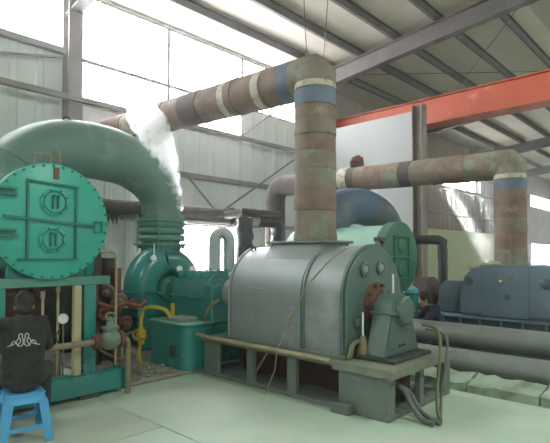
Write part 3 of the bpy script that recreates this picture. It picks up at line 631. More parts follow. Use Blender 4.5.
for x in (-5.52, -8.2):
    for y in (2.60, 1.62):
        part('leg', G().box(x - 0.06, x + 0.06, y - 0.07, y - 0.055, 0.275 if x > -6 else 0.31, 1.30 if x > -6 else 1.42).box(x - 0.06, x + 0.06, y + 0.055, y + 0.07, 0.275 if x > -6 else 0.31, 1.30 if x > -6 else 1.42).box(x - 0.008, x + 0.06, y - 0.055, y + 0.055, 0.275 if x > -6 else 0.31, 1.30 if x > -6 else 1.42), 'teal', sf)
    pts = [(x - 0.07, TY - 0.42, 1.40), (x - 0.07, TY + 0.42, 1.40)] + [(x - 0.07, TY + 0.58 * math.sin(R(a)), TZ - 0.58 * math.cos(R(a))) for a in range(44, -45, -8)]
    part('saddle', G().prism(pts, (0.05, 0, 0)), 'teal', sf)
part('cross_beam', G().box(-5.58, -5.46, 1.0, 2.85, 1.30, 1.40), 'teal_dull', sf, bevel=0.006)
solo('cream_post', G().box(-5.50, -5.42, 2.40, 2.48, 0.276, 1.299), 'cream_paint', 'cream painted post standing against the teal tank leg', 'post', (-5.46, 2.44, 0.276), bevel=0.006)
for y, zt, l in ((2.14, 1.30, 'thin pale pipe under the tank, left of the white gauge'), (2.31, 1.36, 'thin pale pipe under the tank nearest the white gauge')):
    solo('thin_pipe', G().sweep([(-5.66, y, 0.0), (-5.66, y, zt - 0.06)], 0.016, 8).cyl((-5.66, y, zt - 0.14), (-5.66, y, zt - 0.06), 0.026, n=8), 'cream_paint', l, 'pipe', (-5.66, y, 0), group=None)
gw = thing('pressure_gauge', 'white round pressure gauge on a thin stem beneath the round tank', 'gauge', (-5.58, 2.34, 0.0))
part('stem', G().cyl((-5.58, 2.34, 0.0), (-5.58, 2.34, 0.87), 0.010, n=6), 'gauge_rim', gw)
part('case', G().lathe((-5.59, 2.34, 0.92), (1, -0.4, 0), [(0, 0.062), (0.03, 0.062)], 18), 'gauge_rim', gw)
part('dial', G().lathe((-5.561, 2.328, 0.92), (1, -0.4, 0), [(0, 0.056), (0.004, 0.054)], 18), 'gauge_white', gw)
part('hose_coil', G().torus((-5.60, 2.36, 0.70), (1, 0.2, 0.3), 0.10, 0.010, 20, 6), 'brown_dark', gw)
# brown pipe with a valve
vp = thing('brown_pipe_valve', 'brown pipe with a corroded green gate valve in front of the tank legs', 'valve', (-5.28, 2.75, 0.0))
part('pipe', G().cyl((-5.28, 1.2, 0.655), (-5.28, 2.62, 0.655), 0.035, n=12), 'rusty_pipe', vp)
part('pipe_support', G().box(-5.30, -5.26, 1.35, 1.40, 0.0, 0.62), 'rusty_pipe', vp)
part('flange', G().lathe((-5.28, 2.56, 0.655), (0, 1, 0), [(0, 0.085), (0.03, 0.085), (0.035, 0.10), (0.06, 0.10)], 18), 'rust', vp)
part('valve_body', G().ball((-5.28, 2.76, 0.66), 0.115, 0.135, 0.12).lathe((-5.28, 2.76, 0.74), (0, 0, 1), [(0, 0.08), (0.05, 0.075), (0.05, 0.10), (0.08, 0.10), (0.08, 0.05), (0.14, 0.04)], 16), 'valve_green', vp)
part('flange', G().lathe((-5.28, 2.86, 0.655), (0, 1, 0), [(0, 0.10), (0.05, 0.10)], 18), 'rust', vp)
hw = part('handwheel', G().torus((-5.28, 2.76, 0.93), (0.6, -0.5, 0.6), 0.05, 0.016, 16, 6).cyl((-5.28, 2.76, 0.84), (-5.28, 2.76, 0.93), 0.014, n=6), 'valve_green', vp)
part('drop_pipe', G().sweep([(-5.28, 2.90, 0.655)] + arc((-5.28, 2.91, 0.575), (0, 1, 0), (0, 0, 1), 90, 0, 0.08, 5) + [(-5.28, 2.99, 0.0)], 0.034, 10), 'rusty_pipe', vp)
for i, (x, y, s_, l) in enumerate(((-5.93, 1.78, 0.46, 'pale concrete block behind the teal base beam, left one'), (-5.98, 2.22, 0.50, 'pale concrete block behind the teal base beam, right one'))):
    solo('concrete_block', G().box(x - 0.18, x + 0.18, y - 0.2, y + 0.2, 0, s_), 'concrete' if i else 'cream_paint', l, 'block', (x, y, 0), bevel=0.015)

oc = thing('shade_filler', 'invented dark drum and panel filling the shade under the round tank', 'filler', (-6.9, 2.1, 0))  # invented dark drum, put in to fill the shade under the tank
part('drum', G().cyl((-7.8, 2.05, 0.85), (-6.3, 2.05, 0.85), 0.34, n=26), 'maroon', oc, bevel=0.02)
part('drum_flange', G().cyl((-6.42, 2.05, 0.85), (-6.36, 2.05, 0.85), 0.40, n=26), 'maroon', oc)
for x in (-7.5, -6.7): part('foot', G().box(x - 0.08, x + 0.08, 1.8, 2.3, 0, 0.56), 'dark_iron', oc)
part('shade_panel', G().box(-7.95, -7.9, 1.0, 3.75, 0.051, 1.50), 'dark_iron', oc)  # dark sheet added to deepen the shade behind the tank legs
part('riser', G().cyl((-6.5, 2.35, 1.1), (-6.5, 2.35, 1.42), 0.06, n=12), 'rust', oc)

# rusty pipework between tank and blower
rm_ = thing('rusty_manifold', 'dark rusty lagged pipes crowded between the round tank and the blower', 'pipework', (-6.9, 3.5, 0.05))
for (x, y, r, z1) in ((-6.85, 3.25, 0.16, 1.75), (-7.02, 3.62, 0.14, 1.60), (-6.75, 3.62, 0.07, 1.45)):
    part('lagged_pipe', G().sweep([(x, y, 0.05 + (z1 - 0.05) * i / 8) for i in range(9)], r, 14, wob=0.12), 'brown_dark' if r > 0.1 else 'rust', rm_)
for (x, y, z, r) in ((-6.72, 3.46, 1.12, 0.11), (-6.7, 3.64, 0.95, 0.13), (-6.62, 3.36, 0.80, 0.10), (-6.66, 3.72, 0.62, 0.12), (-6.60, 3.50, 0.50, 0.10), (-6.64, 3.84, 0.90, 0.08)):
    part('flange', G().lathe((x, y, z), (random.uniform(0.4, 1), random.uniform(-0.8, 0.2), random.uniform(-0.5, 0.6)), [(-0.03, r * 0.6), (-0.03, r), (0.02, r), (0.02, r * 0.5), (0.09, r * 0.45)], 14), random.choice(['rust', 'rust_red', 'rusty_pipe']), rm_)
part('hose', G().sweep(smooth_path([(-6.5, 3.2, 0.98), (-6.45, 3.4, 0.90), (-6.45, 3.62, 0.94), (-6.5, 3.85, 0.88), (-6.55, 4.0, 0.95)]), 0.028, 8), 'rust_red', rm_)
part('hose', G().sweep(smooth_path([(-6.5, 3.2, 0.55), (-6.42, 3.45, 0.42), (-6.45, 3.7, 0.50), (-6.5, 3.9, 0.35)]), 0.022, 8), 'rust', rm_)
part('hose', G().sweep(smooth_path([(-6.5, 3.25, 0.30), (-6.42, 3.5, 0.16), (-6.35, 3.7, 0.22), (-6.3, 3.72, 0.10)]), 0.02, 8), 'rusty_pipe', rm_)
solo('pale_standpipe', G().sweep([(-6.35, 3.40, 0.05), (-6.35, 3.40, 1.62)] + arc((-6.35, 3.32, 1.62), (0, 1, 0), (0, 0, 1), 0, 90, 0.08, 4) + [(-6.35, 3.15, 1.70)], 0.018, 8), 'cream_paint', 'thin pale pipe standing in front of the rusty pipework', 'pipe', (-6.35, 3.4, 0.05))
solo('support_channel', G().box(-7.05, -6.56, 3.88, 3.92, 0.70, 0.82).box(-7.05, -6.56, 3.92, 4.0, 0.79, 0.82).box(-7.05, -6.56, 3.92, 4.0, 0.70, 0.73).box(-7.03, -6.97, 3.90, 3.96, 0.05, 0.70), 'teal_dull', 'dull teal channel beam left of the oil tank', 'beam', (-7.0, 3.82, 0.05))
g = G()
for i in range(70):
    a, b = random.uniform(-6.30, -5.55), random.uniform(3.10, 3.9); q = random.uniform(0.012, 0.04)
    g.ball((a, b, 0.05 + q * 0.5), q, q * random.uniform(0.6, 1.2), q * 0.7, 6, 4)
solo('rubble', g, 'concrete', 'loose grit and rubble on the plinth beside the oil tank', 'rubble', (-5.9, 3.5, 0.05), kind='stuff')

# ================================================================== PIPES BEHIND, ALONG THE SIDE WALL
lp = thing('wrapped_pipe', 'brown lagged horizontal pipe behind the blower along the wall', 'pipe', (-9.1, 5.5, 0))
n = 26; part('lagging', G().sweep([(-9.1, 2.6 + 5.7 * i / n, 2.60) for i in range(n + 1)], 0.185, 16, wob=0.05), 'lagging_brown', lp)
g = G()
for i in range(10): g.prism([(-9.0, 4.05 + 0.09 * i, 2.46), (-9.0, 4.14 + 0.09 * i, 2.46), (-9.0, 4.10 + 0.09 * i, 2.42 - random.uniform(0.0, 0.16))], (0.02, 0, 0))
part('torn_lagging', g, 'lagging_brown', lp)
for y in (3.1, 6.2): part('stand', G().box(-9.15, -9.05, y - 0.05, y + 0.05, 0, 2.42), 'girt_steel', lp)
part('flange', G().lathe((-9.1, 7.95, 2.60), (0, 1, 0), [(0, 0.24), (0.06, 0.24)], 18), 'lagging_brown', lp)
part('flange', G().lathe((-9.1, 8.3, 2.60), (0, 1, 0), [(0, 0.22), (0.08, 0.22)], 18), 'lagging_brown', lp)
ug = thing('gooseneck_pipe', 'grey inverted-U pipe standing before the lower window', 'pipe', (-7.7, 6.5, 0))
pa = Vector((-7.86, 6.43, 0)); pb = Vector((-7.68, 6.68, 0)); mid = (pa + pb) / 2; d = (pb - pa) / 2
part('bend', G().sweep([pa, pa + Vector((0,0,1.92))] + [mid - d * math.cos(R(a)) + Vector((0, 0, 1.92 + 0.20 * math.sin(R(a)))) for a in range(15, 180, 15)] + [pb + Vector((0,0,1.92)), pb], 0.125, 18), 'pipe_light', ug)
for p in (pa, pb): part('flange', G().lathe(p + Vector((0, 0, 0.9)), (0, 0, 1), [(0, 0.18), (0.05, 0.18)], 18), 'pipe_light', ug)
def foil(name, pts, r, label, cat='pipe', wob=0.14, m='black_foil'):
    P = []
    for a, b in zip(pts[:-1], pts[1:]):
        a, b = Vector(a), Vector(b); k = max(1, int((b - a).length / 0.09)); P += [a + (b - a) * i / k for i in range(k)]
    P.append(Vector(pts[-1])); return solo(name, G().sweep(P, r, 14, wob=wob), m, label, cat, pts[-1])
foil('foil_wrapped_pipe', [(-8.15, 7.55, 2.50), (-8.15, 7.55, 0.0)], 0.19, 'thick black foil-wrapped upright pipe right of the grey inverted-U pipe')
foil('foil_wrapped_pipe', [(-8.0, 7.80, 2.46), (-8.0, 8.42, 2.44), (-8.0, 8.50, 2.35), (-8.0, 8.50, 0.0)], 0.15, 'thinner black foil-wrapped pipe bending down behind the big motor')
foil('crossover_pipe', [(-8.88, 7.62, 2.62), (-8.2, 7.5, 2.62), (-8.0, 7.4, 2.62), (-7.95, 8.5, 2.60)], 0.10, 'dark lagged crossover pipe on top of the foil-wrapped pipes', m='lagging_brown', wob=0.06)

# ================================================================== SECOND MACHINE LINE
A2 = 9.1
b2 = thing('ribbed_plinth', 'dark blue-grey ribbed base under the blue-grey machine', 'machine base', (-2.7, A2, 0))
part('body', G().box(-4.9, -0.6, 8.42, 9.78, 0.0, 0.55), 'machine_blue_rib', b2, bevel=0.01)
part('top_plate', G().box(-4.95, -0.55, 8.36, 9.84, 0.55, 0.585), 'machine_blue', b2, bevel=0.004)
for i in range(13): part('rib', G().box(-4.85 + 0.34 * i, -4.82 + 0.34 * i, 8.37, 8.42, 0.0, 0.55), 'machine_blue', b2, smooth=False)
m2 = thing('second_motor', 'blue-grey boxy motor with rounded shoulders below the far duct', 'motor', (-2.5, A2, 0.586))
def shoulder(x0, x1, y0, yw):
    return [(x0, 0.586), (x0 + 0.02, 1.05), (x0 + 0.09, 1.27), (x0 + 0.24, 1.42), (x0 + 0.42, 1.46), (x1 - 0.42, 1.46), (x1 - 0.24, 1.42), (x1 - 0.09, 1.27), (x1 - 0.02, 1.05), (x1, 0.586)]
prof = shoulder(-3.55, -1.45, 0, 0)
part('housing', G().prism([(x, 8.50, z) for x, z in prof], (0, 1.2, 0)), 'machine_blue', m2, bevel=0.05, segs=2)
part('center_panel', G().prism([(x, 8.485, z) for x, z in ((-3.14, 0.60), (-3.14, 1.45), (-2.40, 1.45), (-2.40, 0.60))], (0, 0.03, 0)), 'machine_blue', m2, bevel=0.006)
part('cover_panel', G().box(-3.16, -2.38, 8.48, 9.72, 1.455, 1.475), 'machine_blue', m2, bevel=0.005)
part('side_panel', G().box(-1.95, -1.50, 8.478, 8.50, 0.60, 1.40), 'hatch_green', m2, bevel=0.006)
for (x, z, r) in ((-3.36, 1.19, 0.075), (-2.14, 1.19, 0.08), (-2.72, 0.95, 0.045), (-2.80, 1.22, 0.035), (-2.66, 1.27, 0.035)):
    part('port', G().lathe((x, 8.50 if r > 0.06 else 8.485, z), (0, -1, 0), [(0, r), (0.02, r), (0.03, r * 0.7), (0.035, 0)], 16), 'machine_blue_rib' if r > 0.04 else 'rusty_pipe', m2)
part('cap', G().ball((-2.82, 8.45, 1.21), 0.025), 'gauge_white', m2)
part('lagging_scrap', G().sweep(smooth_path([(-3.40, 8.60, 1.43), (-3.2, 8.6, 1.47), (-3.0, 8.66, 1.50), (-2.95, 8.9, 1.50)], 4), 0.035, 8, wob=0.3), 'wrap_pale', m2)
dk = thing('dark_coupling', 'dark round coupling guard and brown drum left of the blue-grey machine', 'coupling', (-4.2, A2, 0.586))
part('guard', arch_prism(G(), 0.36, -4.05, -3.60, 0.80, 0.586, A2), 'machine_blue_rib', dk, bevel=0.02)
part('drum', G().lathe((-4.60, A2 - 0.1, 0.92), (1, 0, 0), [(0, 0.20), (0.03, 0.30), (0.34, 0.30), (0.38, 0.16), (0.55, 0.16)], 22), 'brown_dark', dk)
part('drum_foot', G().box(-4.55, -4.28, A2 - 0.35, A2 + 0.15, 0.586, 0.70), 'brown_dark', dk, bevel=0.01)
X2 = -2.85
d2 = thing('far_lagged_duct', 'far rusty lagged duct rising from the blue-grey machine and crossing the partition', 'duct', (X2, A2, 1.476))
for a, b, m, r in ((1.476, 1.75, 'wrap_olive', .272), (1.75, 2.05, 'wrap_rust', .267), (2.05, 2.30, 'wrap_olive', .272), (2.30, 2.55, 'wrap_rust', .267), (2.55, 2.80, 'wrap_rust', .271), (2.80, 3.0, 'wrap_blue', .267), (3.0, 3.08, 'wrap_pale', .273)):
    part('lagging_sheet', G().lathe((X2, A2, a), (0, 0, 1), [(0, r), (b - a - 0.015, r - 0.003), (b - a, r - 0.008)], 26), m, d2)
def dz2(x): return 3.27 + (X2 - x) * 0.03
part('elbow', G().sweep([(X2, A2, 3.08), (X2, A2, dz2(X2) - 0.05), (X2 - 0.05, A2, dz2(X2)), (X2 - 0.30, A2, dz2(X2 - 0.3))], 0.270, 26), 'wrap_olive', d2)
xs = [(-3.15, -3.6, 'wrap_olive', .266), (-3.6, -4.1, 'wrap_rust', .270), (-4.1, -4.7, 'wrap_olive', .266), (-4.7, -4.95, 'wrap_dark', .27), (-4.95, -5.35, 'wrap_olive', .272), (-5.35, -5.75, 'wrap_rust', .266), (-5.75, -6.05, 'wrap_rust', .27),
      (-6.05, -6.25, 'wrap_dark', .266), (-6.25, -6.5, 'wrap_pale', .272), (-6.5, -6.85, 'wrap_blue', .266), (-6.85, -7.6, 'wrap_rust', .27), (-7.6, -8.3, 'wrap_dark', .266)]
for a, b, m, r in xs: part('lagging_sheet', G().sweep([(a, A2, dz2(a)), (b, A2, dz2(b))], [r, r - 0.005], 26), m, d2)
part('drop_elbow', G().sweep([(-8.3, A2, dz2(-8.3))] + arc((-8.3, A2, dz2(-8.3) - 0.34), (-1, 0, 0), (0, 0, 1), 75, 0, 0.34, 5) + [(-8.64, A2, 0.0)], 0.262, 22), 'wrap_dark', d2)
# mint tank with green hatch
T2Y, T2Z, T2X = 7.0, 1.62, -3.85
t2 = thing('mint_tank', 'mint green horizontal tank with a dark green round hatch behind the big motor', 'tank', (-4.9, T2Y, 0))
part('shell', G().cyl((-5.95, T2Y, T2Z), (T2X - 0.12, T2Y, T2Z), 0.52, n=36), 'tank_mint', t2)
part('flange', G().lathe((T2X - 0.16, T2Y, T2Z), (1, 0, 0), [(0, 0.57), (0.06, 0.57)], 36), 'hatch_green', t2)
h2 = part('hatch', G().lathe((T2X - 0.09, T2Y, T2Z), (1, 0, 0), [(0, 0.57), (0.08, 0.57), (0.09, 0.55), (0.095, 0)], 40), 'hatch_green', t2)
for (y0, y1, z0, z1) in ((-0.24, -0.22, -0.33, 0.34), (0.22, 0.24, -0.33, 0.34), (-0.24, 0.24, 0.32, 0.34), (-0.24, 0.24, -0.35, -0.33), (-0.42, 0.42, -0.012, 0.012)):
    part('stiffener', G().box(T2X, T2X + 0.03, T2Y + y0, T2Y + y1, T2Z + z0, T2Z + z1), 'teal_line', h2)
for z in (0.18, -0.2):
    part('hatch_port', G().lathe((T2X, T2Y, T2Z + z), (1, 0, 0), [(0, 0.12), (0.02, 0.12), (0.03, 0.10), (0.03, 0)], 20), 'hatch_green', h2)
    part('hinge', G().box(T2X - 0.10, T2X + 0.02, T2Y - 0.66, T2Y - 0.50, T2Z + z + 0.06, T2Z + z + 0.12), 'dark_iron', h2)
for x in (-4.75, -5.7): part('leg', G().box(x - 0.06, x + 0.06, T2Y + 0.10, T2Y + 0.24, 0.0, 1.14), 'hatch_green', t2, bevel=0.006)
e2 = thing('blue_bend_duct', 'blue-black duct bend arching over the mint green tank', 'duct', (-5.25, 9.0, 0))
P = smooth_path([(-5.25, 7.0, 2.10), (-5.25, 7.02, 2.24), (-5.25, 7.24, 2.48), (-5.25, 7.65, 2.58), (-5.25, 8.15, 2.58), (-5.25, 8.62, 2.46), (-5.25, 8.92, 2.18), (-5.25, 9.0, 1.85), (-5.25, 9.0, 1.3)], 4)
part('bend', G().sweep(P, [0.30 + 0.05 * min(1, i / 10) for i in range(len(P))], 28), 'duct_blue', e2)
part('weld_collar', G().lathe(P[24] , (P[25] - P[24]).normalized(), [(-0.03, 0.37), (0.03, 0.37)], 28), 'duct_blue', e2)
part('bellow', G().torus((-5.25, 9.0, 1.5), (0, 0, 1), 0.36, 0.06, 24, 8).torus((-5.25, 9.0, 1.35), (0, 0, 1), 0.36, 0.06, 24, 8), 'teal_dull', e2)
part('casing', G().lathe((-5.50, 9.0, 0.85), (1, 0, 0), [(0, 0.45), (0.05, 0.6), (0.45, 0.6), (0.5, 0.45)], 26).box(-5.5, -5.0, 8.7, 9.3, 0.0, 0.6), 'teal', e2)
foil('black_angle_pipe', [(-5.6, 9.5, 1.98), (-4.66, 10.12, 1.98), (-4.58, 10.14, 1.92), (-4.58, 10.14, 0.0)], 0.10, 'black wrapped pipe turning down in front of the pale green wall', wob=0.12)

# floor pipes between the two machine lines
def fpipe(y, z, r, label):
    o = thing('floor_pipe', label, 'pipe', (-1, y, 0))
    part('pipe', G().cyl((-4.35, y, z), (2.2, y, z), r, n=28), 'pipe_grey', o)
    for x in (-2.55, 0.6): part('weld_collar', G().cyl((x, y, z), (x + 0.035, y, z), r + 0.008, n=28), 'pipe_grey', o)
    for x in (-3.9, -0.9, 1.8): part('saddle', G().box(x - 0.05, x + 0.05, y - r * 0.7, y + r * 0.7, 0 if z < 0.4 else 0.277, z - r * 0.72), 'concrete', o)
fpipe(6.42, 0.22, 0.165, 'lower of the two long grey pipes near the floor, beside the base')
fpipe(6.90, 0.49, 0.17, 'upper of the two long grey pipes, nearer the blue-grey machine')
solo('rusty_floor_pipe', G().cyl((-4.3, 6.84, 0.14), (2.2, 6.84, 0.14), 0.135, n=24), 'lagging_brown', 'brownish pipe lying behind and between the two long grey pipes', 'pipe', (-1, 6.82, 0))
for i, (xa, xb) in enumerate(((-3.3, -2.35), (-2.33, -1.55), (-1.53, -0.6), (-0.58, 0.6))):
    g = G(); nx, ny = 8, 5; y0, y1 = 5.80, 6.16
    top = [[(xa + (xb - xa) * a / nx, y0 + (y1 - y0) * b / ny, 0.10 + (0.06 * b / ny) + random.uniform(-0.018, 0.018)) for b in range(ny + 1)] for a in range(nx + 1)]
    vs = [p for row in top for p in row] ; w = ny + 1
    fs = [(a*w + b, (a+1)*w + b, (a+1)*w + b + 1, a*w + b + 1) for a in range(nx) for b in range(ny)]
    base = [(x, y, 0.0) for (x, y, z) in vs]
    o_ = len(vs); fs += [tuple(o_ + i_ for i_ in reversed(f)) for f in fs[:nx*ny]]
    for a in range(nx): fs += [(a*w, o_ + a*w, o_ + (a+1)*w, (a+1)*w), (a*w + ny, (a+1)*w + ny, o_ + (a+1)*w + ny, o_ + a*w + ny)]
    for b in range(ny): fs += [(b, b+1, o_ + b + 1, o_ + b), (nx*w + b, o_ + nx*w + b, o_ + nx*w + b + 1, nx*w + b + 1)]
    g.add(vs + base, fs)
    solo('trench_cover', g, 'cover_slab', ['rough green trench cover slab nearest the grey base', 'second rough trench cover slab from the base', 'third rough trench cover slab from the base', 'rough trench cover slab at the right edge'][i], 'slab', (xa, 6.0, 0), group='trench covers beside the floor pipes')

# small pump with sky-blue cap behind the pedestal
PX, PY = -4.18, 7.92
pu = thing('small_pump', 'small teal pump with a sky-blue cap behind the bearing pedestal', 'pump', (PX, PY, 0))
part('body', G().lathe((PX, PY, 0), (0, 0, 1), [(0, 0.16), (0.06, 0.16), (0.06, 0.11), (0.75, 0.11), (0.80, 0.13), (0.98, 0.13)], 18), 'teal', pu)
part('cap', G().lathe((PX, PY, 0.98), (0, 0, 1), [(0, 0.14), (0.06, 0.14), (0.11, 0.08), (0.12, 0)], 18), 'sky_blue', pu, label='sky-blue cap')

# ================================================================== PEOPLE
from mathutils.bvhtree import BVHTree
def ring_loft(g, secs, n=18):
    """horizontal elliptical sections (cx, cy, cz, rx, ry)"""
    vs = []
    for cx, cy, cz, rx, ry in secs:
        for j in range(n):
            t = 2 * math.pi * j / n; vs.append((cx + rx * math.cos(t), cy + ry * math.sin(t), cz))
    k = len(secs); fs = [(i*n + j, i*n + (j+1) % n, (i+1)*n + (j+1) % n, (i+1)*n + j) for i in range(k-1) for j in range(n)]
    fs += [tuple(range(n - 1, -1, -1)), tuple(range((k-1)*n, k*n))]
    return g.add(vs, fs)
def fused(name, g, m, parent, voxel=0.012, it=6):
    """one continuous skin grown over the overlapping limbs"""
    o = link(name, mesh_of(name, g), m, parent)
    r = o.modifiers.new('r', 'REMESH'); r.mode = 'VOXEL'; r.voxel_size = voxel; r.use_smooth_shade = True
    if it: sm = o.modifiers.new('s', 'SMOOTH'); sm.factor = 0.5; sm.iterations = it
    dg = bpy.context.evaluated_depsgraph_get(); me = bpy.data.meshes.new_from_object(o.evaluated_get(dg)); o.modifiers.clear(); o.data = me
    if not me.materials: me.materials.append(MATS[m])
    for p in me.polygons: p.use_smooth = True
    return o
def limb(g, pts, rs, n=12):
    g.sweep(pts, rs, n)
    for p, r in zip(pts, rs): g.ball(p, r * 0.99, n=12, m=8)
def hand(g, w, d, up, side):
    """palm and five curled fingers from wrist w along d; side = outward direction of the thumb"""
    w = Vector(w); d = Vector(d).normalized(); s_ = Vector(side); s_ = (s_ - d * s_.dot(d)).normalized(); nrm = d.cross(s_).normalized()
    if nrm.dot(Vector(up)) > 0: nrm = -nrm      # curl towards -up
    for k in range(5): g.ball(w + d * (0.02 + 0.018 * k), 0.024, 0.024, 0.024, 8, 6)
    for i, (o, l) in enumerate(((0.030, 0.070), (0.010, 0.078), (-0.010, 0.073), (-0.030, 0.058))):
        b = w + d * 0.085 + s_ * o
        g.ball(b - d * 0.02, 0.014, n=8, m=6)
        limb(g, [b - d * 0.03, b + d * l * 0.35 + nrm * 0.006, b + d * l * 0.68 + nrm * 0.022, b + d * l * 0.85 + nrm * 0.045], [0.0105, 0.0095, 0.009, 0.008], 8)
    t = w + d * 0.025 + s_ * 0.022
    limb(g, [t, t + d * 0.025 + s_ * 0.026 + nrm * 0.008, t + d * 0.055 + s_ * 0.030 + nrm * 0.02], [0.013, 0.011, 0.009], 8)
def person(name, label, loc, rz, J, shirt_m, legs_m):
    P = thing(name, label, 'person', loc, rz)
    V = lambda k: Vector(J[k])
    mir = lambda v, s_: Vector((v.x * s_, v.y, v.z))
    b = G(); hd = V('head'); nk = V('neck'); tilt = J.get('tilt', 0)
    # head with jaw, nose, ears; then neck, torso, arms, legs
    rot = Matrix.Rotation(-R(tilt), 3, 'X')
    h = G(); h.ball((0, 0, 0.02), 0.076, 0.096, 0.105, 18, 12).ball((0, 0.030, -0.055), 0.052, 0.060, 0.058, 14, 9)
    h.ball((0, 0.098, -0.015), 0.013, 0.020, 0.022, 8, 6).ball((0, 0.086, -0.060), 0.024, 0.012, 0.008, 8, 6)
    for q in (-1, 1): h.ball((0.078 * q, -0.005, -0.005), 0.010, 0.018, 0.030, 8, 6)
    b.add([hd + rot @ v for v in h.v], h.f)
    limb(b, [nk - Vector((0, 0.01, 0.03)), hd + rot @ Vector((0, -0.02, -0.06))], [0.056, 0.052])
    pe, ch = V('pelvis'), V('chest')
    limb(b, [pe, pe.lerp(ch, 0.5), ch, nk - Vector((0, 0.0, 0.05))], [0.11, 0.10, 0.10, 0.055])
    for q in (-1, 1):
        sh, el, wr_ = mir(V('shoulder'), q), mir(V('elbow'), q), mir(V('wrist'), q)
        limb(b, [sh, el, wr_], [0.050, 0.040, 0.028])
        limb(b, [ch + Vector((0, 0.01, 0.04)), sh], [0.055, 0.045])
        hand(b, wr_, (wr_ - el).normalized() + Vector((-0.3 * q, 0.2, 0)), (0, 0, 1), (-q, 0.2, 0.3))
        hp_, kn, an = mir(V('hip'), q), mir(V('knee'), q), mir(V('ankle'), q)
        limb(b, [hp_, kn, an], [0.085, 0.058, 0.040])
    body = fused('body', b, 'skin', P, 0.0075, 2)
    for q in (-1, 1):
        ey = hd + rot @ Vector((0.030 * q, 0.088, 0.012)); part('eye', G().ball(ey, 0.011, n=10, m=7), 'gauge_white', body, local=True)
        part('pupil', G().ball(ey + rot @ Vector((0, 0.0075, 0)), 0.0055, n=8, m=6), 'hair', body, local=True)
    hg = G(); hh = G(); hh.ball((0, -0.016, 0.034), 0.087, 0.101, 0.106, 20, 14)
    hh.ball((0, -0.050, -0.045), 0.072, 0.056, 0.072, 14, 9)
    for i in range(46):
        t, ph = random.uniform(0, 2 * math.pi), random.uniform(0, 1.5)
        hh.ball((0.078 * math.sin(ph) * math.cos(t), -0.018 + 0.090 * math.sin(ph) * math.sin(t) - 0.01, 0.034 + 0.098 * math.cos(ph)), 0.018, n=6, m=5)
    hg.add([hd + rot @ v for v in hh.v], hh.f)
    fused('hair', hg, 'hair', P, 0.008, 2)
    # shirt: torso and sleeves
    sg = G()
    for a_, r_x, r_y in (): pass
    secs = [(pe.x, pe.y - 0.005, pe.z - 0.06, 0.165, 0.135), (pe.x, pe.y, pe.z + 0.02, 0.175, 0.145)]
    for t, rx, ry in ((0.3, 0.172, 0.138), (0.6, 0.178, 0.132), (0.85, 0.188, 0.128), (1.0, 0.190, 0.122)):
        c = pe.lerp(ch, t); secs.append((c.x, c.y, c.z, rx, ry))
    c = ch.lerp(nk, 0.5); secs.append((c.x, c.y - 0.005, c.z, 0.150, 0.108)); secs.append((nk.x, nk.y - 0.015, nk.z - 0.02, 0.090, 0.088)); secs.append((nk.x, nk.y - 0.01, nk.z + 0.02, 0.064, 0.064))
    ring_loft(sg, secs, 22)
    for q in (-1, 1):
        sh, el = mir(V('shoulder'), q), mir(V('elbow'), q)
        f = J.get('sleeve', 0.85); wr_ = mir(V('wrist'), q)
        pts_, rs_ = [ch.lerp(nk, 0.45), sh + Vector((-0.01 * q, 0, 0.0)), sh.lerp(el, 0.5), sh.lerp(el, f)], [0.075, 0.074, 0.066, 0.060]
        if f >= 1: pts_.append(el.lerp(wr_, 0.9)); rs_.append(0.045)
        limb(sg, pts_, rs_)
    for i in range(9):      # soft folds across the back
        t = random.uniform(0.1, 0.9); c = pe.lerp(ch, t); x = random.uniform(-0.11, 0.11)
        limb(sg, [c + Vector((x - 0.05, -0.118, -0.03)), c + Vector((x, -0.126, 0)), c + Vector((x + 0.06, -0.116, 0.045))], [0.010, 0.013, 0.008], 6)
    shirt = fused('shirt', sg, shirt_m, P, 0.010, 5)
    tg = G(); limb(tg, [pe - Vector((0, 0, 0.03)), pe + Vector((0, 0, 0.03))], [0.145, 0.14])
    for q in (-1, 1):
        hp_, kn, an = mir(V('hip'), q), mir(V('knee'), q), mir(V('ankle'), q)
        limb(tg, [hp_, hp_.lerp(kn, 0.5), kn, kn.lerp(an, 0.5), an + (kn - an).normalized() * 0.02], [0.100, 0.090, 0.078, 0.066, 0.058])
        sg2 = G(); limb(sg2, [an + Vector((0, -0.03, -0.035)), an + Vector((0, 0.06, -0.045)), an + Vector((0, 0.16, -0.052))], [0.044, 0.040, 0.030])
        fused('shoe', sg2, 'shoe', P, 0.009, 2)
    fused('trousers', tg, legs_m, P, 0.012, 4)
    return P, shirt
SX, SY, SRZ = -4.66, 1.60, R(71)
J1 = dict(pelvis=(0, -0.02, 0.565), chest=(0, 0.02, 0.93), neck=(0, 0.06, 1.09), head=(0, 0.118, 1.172), tilt=28, shoulder=(0.150, 0.04, 1.015), elbow=(0.205, 0.15, 0.78), wrist=(0.13, 0.36, 0.80),
          hip=(0.095, 0.02, 0.545), knee=(0.19, 0.42, 0.52), ankle=(0.18, 0.38, 0.095), sleeve=0.9)
p1, shirt1 = person('person', 'seated person seen from behind in a black shirt with a white back print', (SX, SY, 0.0), SRZ, J1, 'shirt_black', 'trousers')
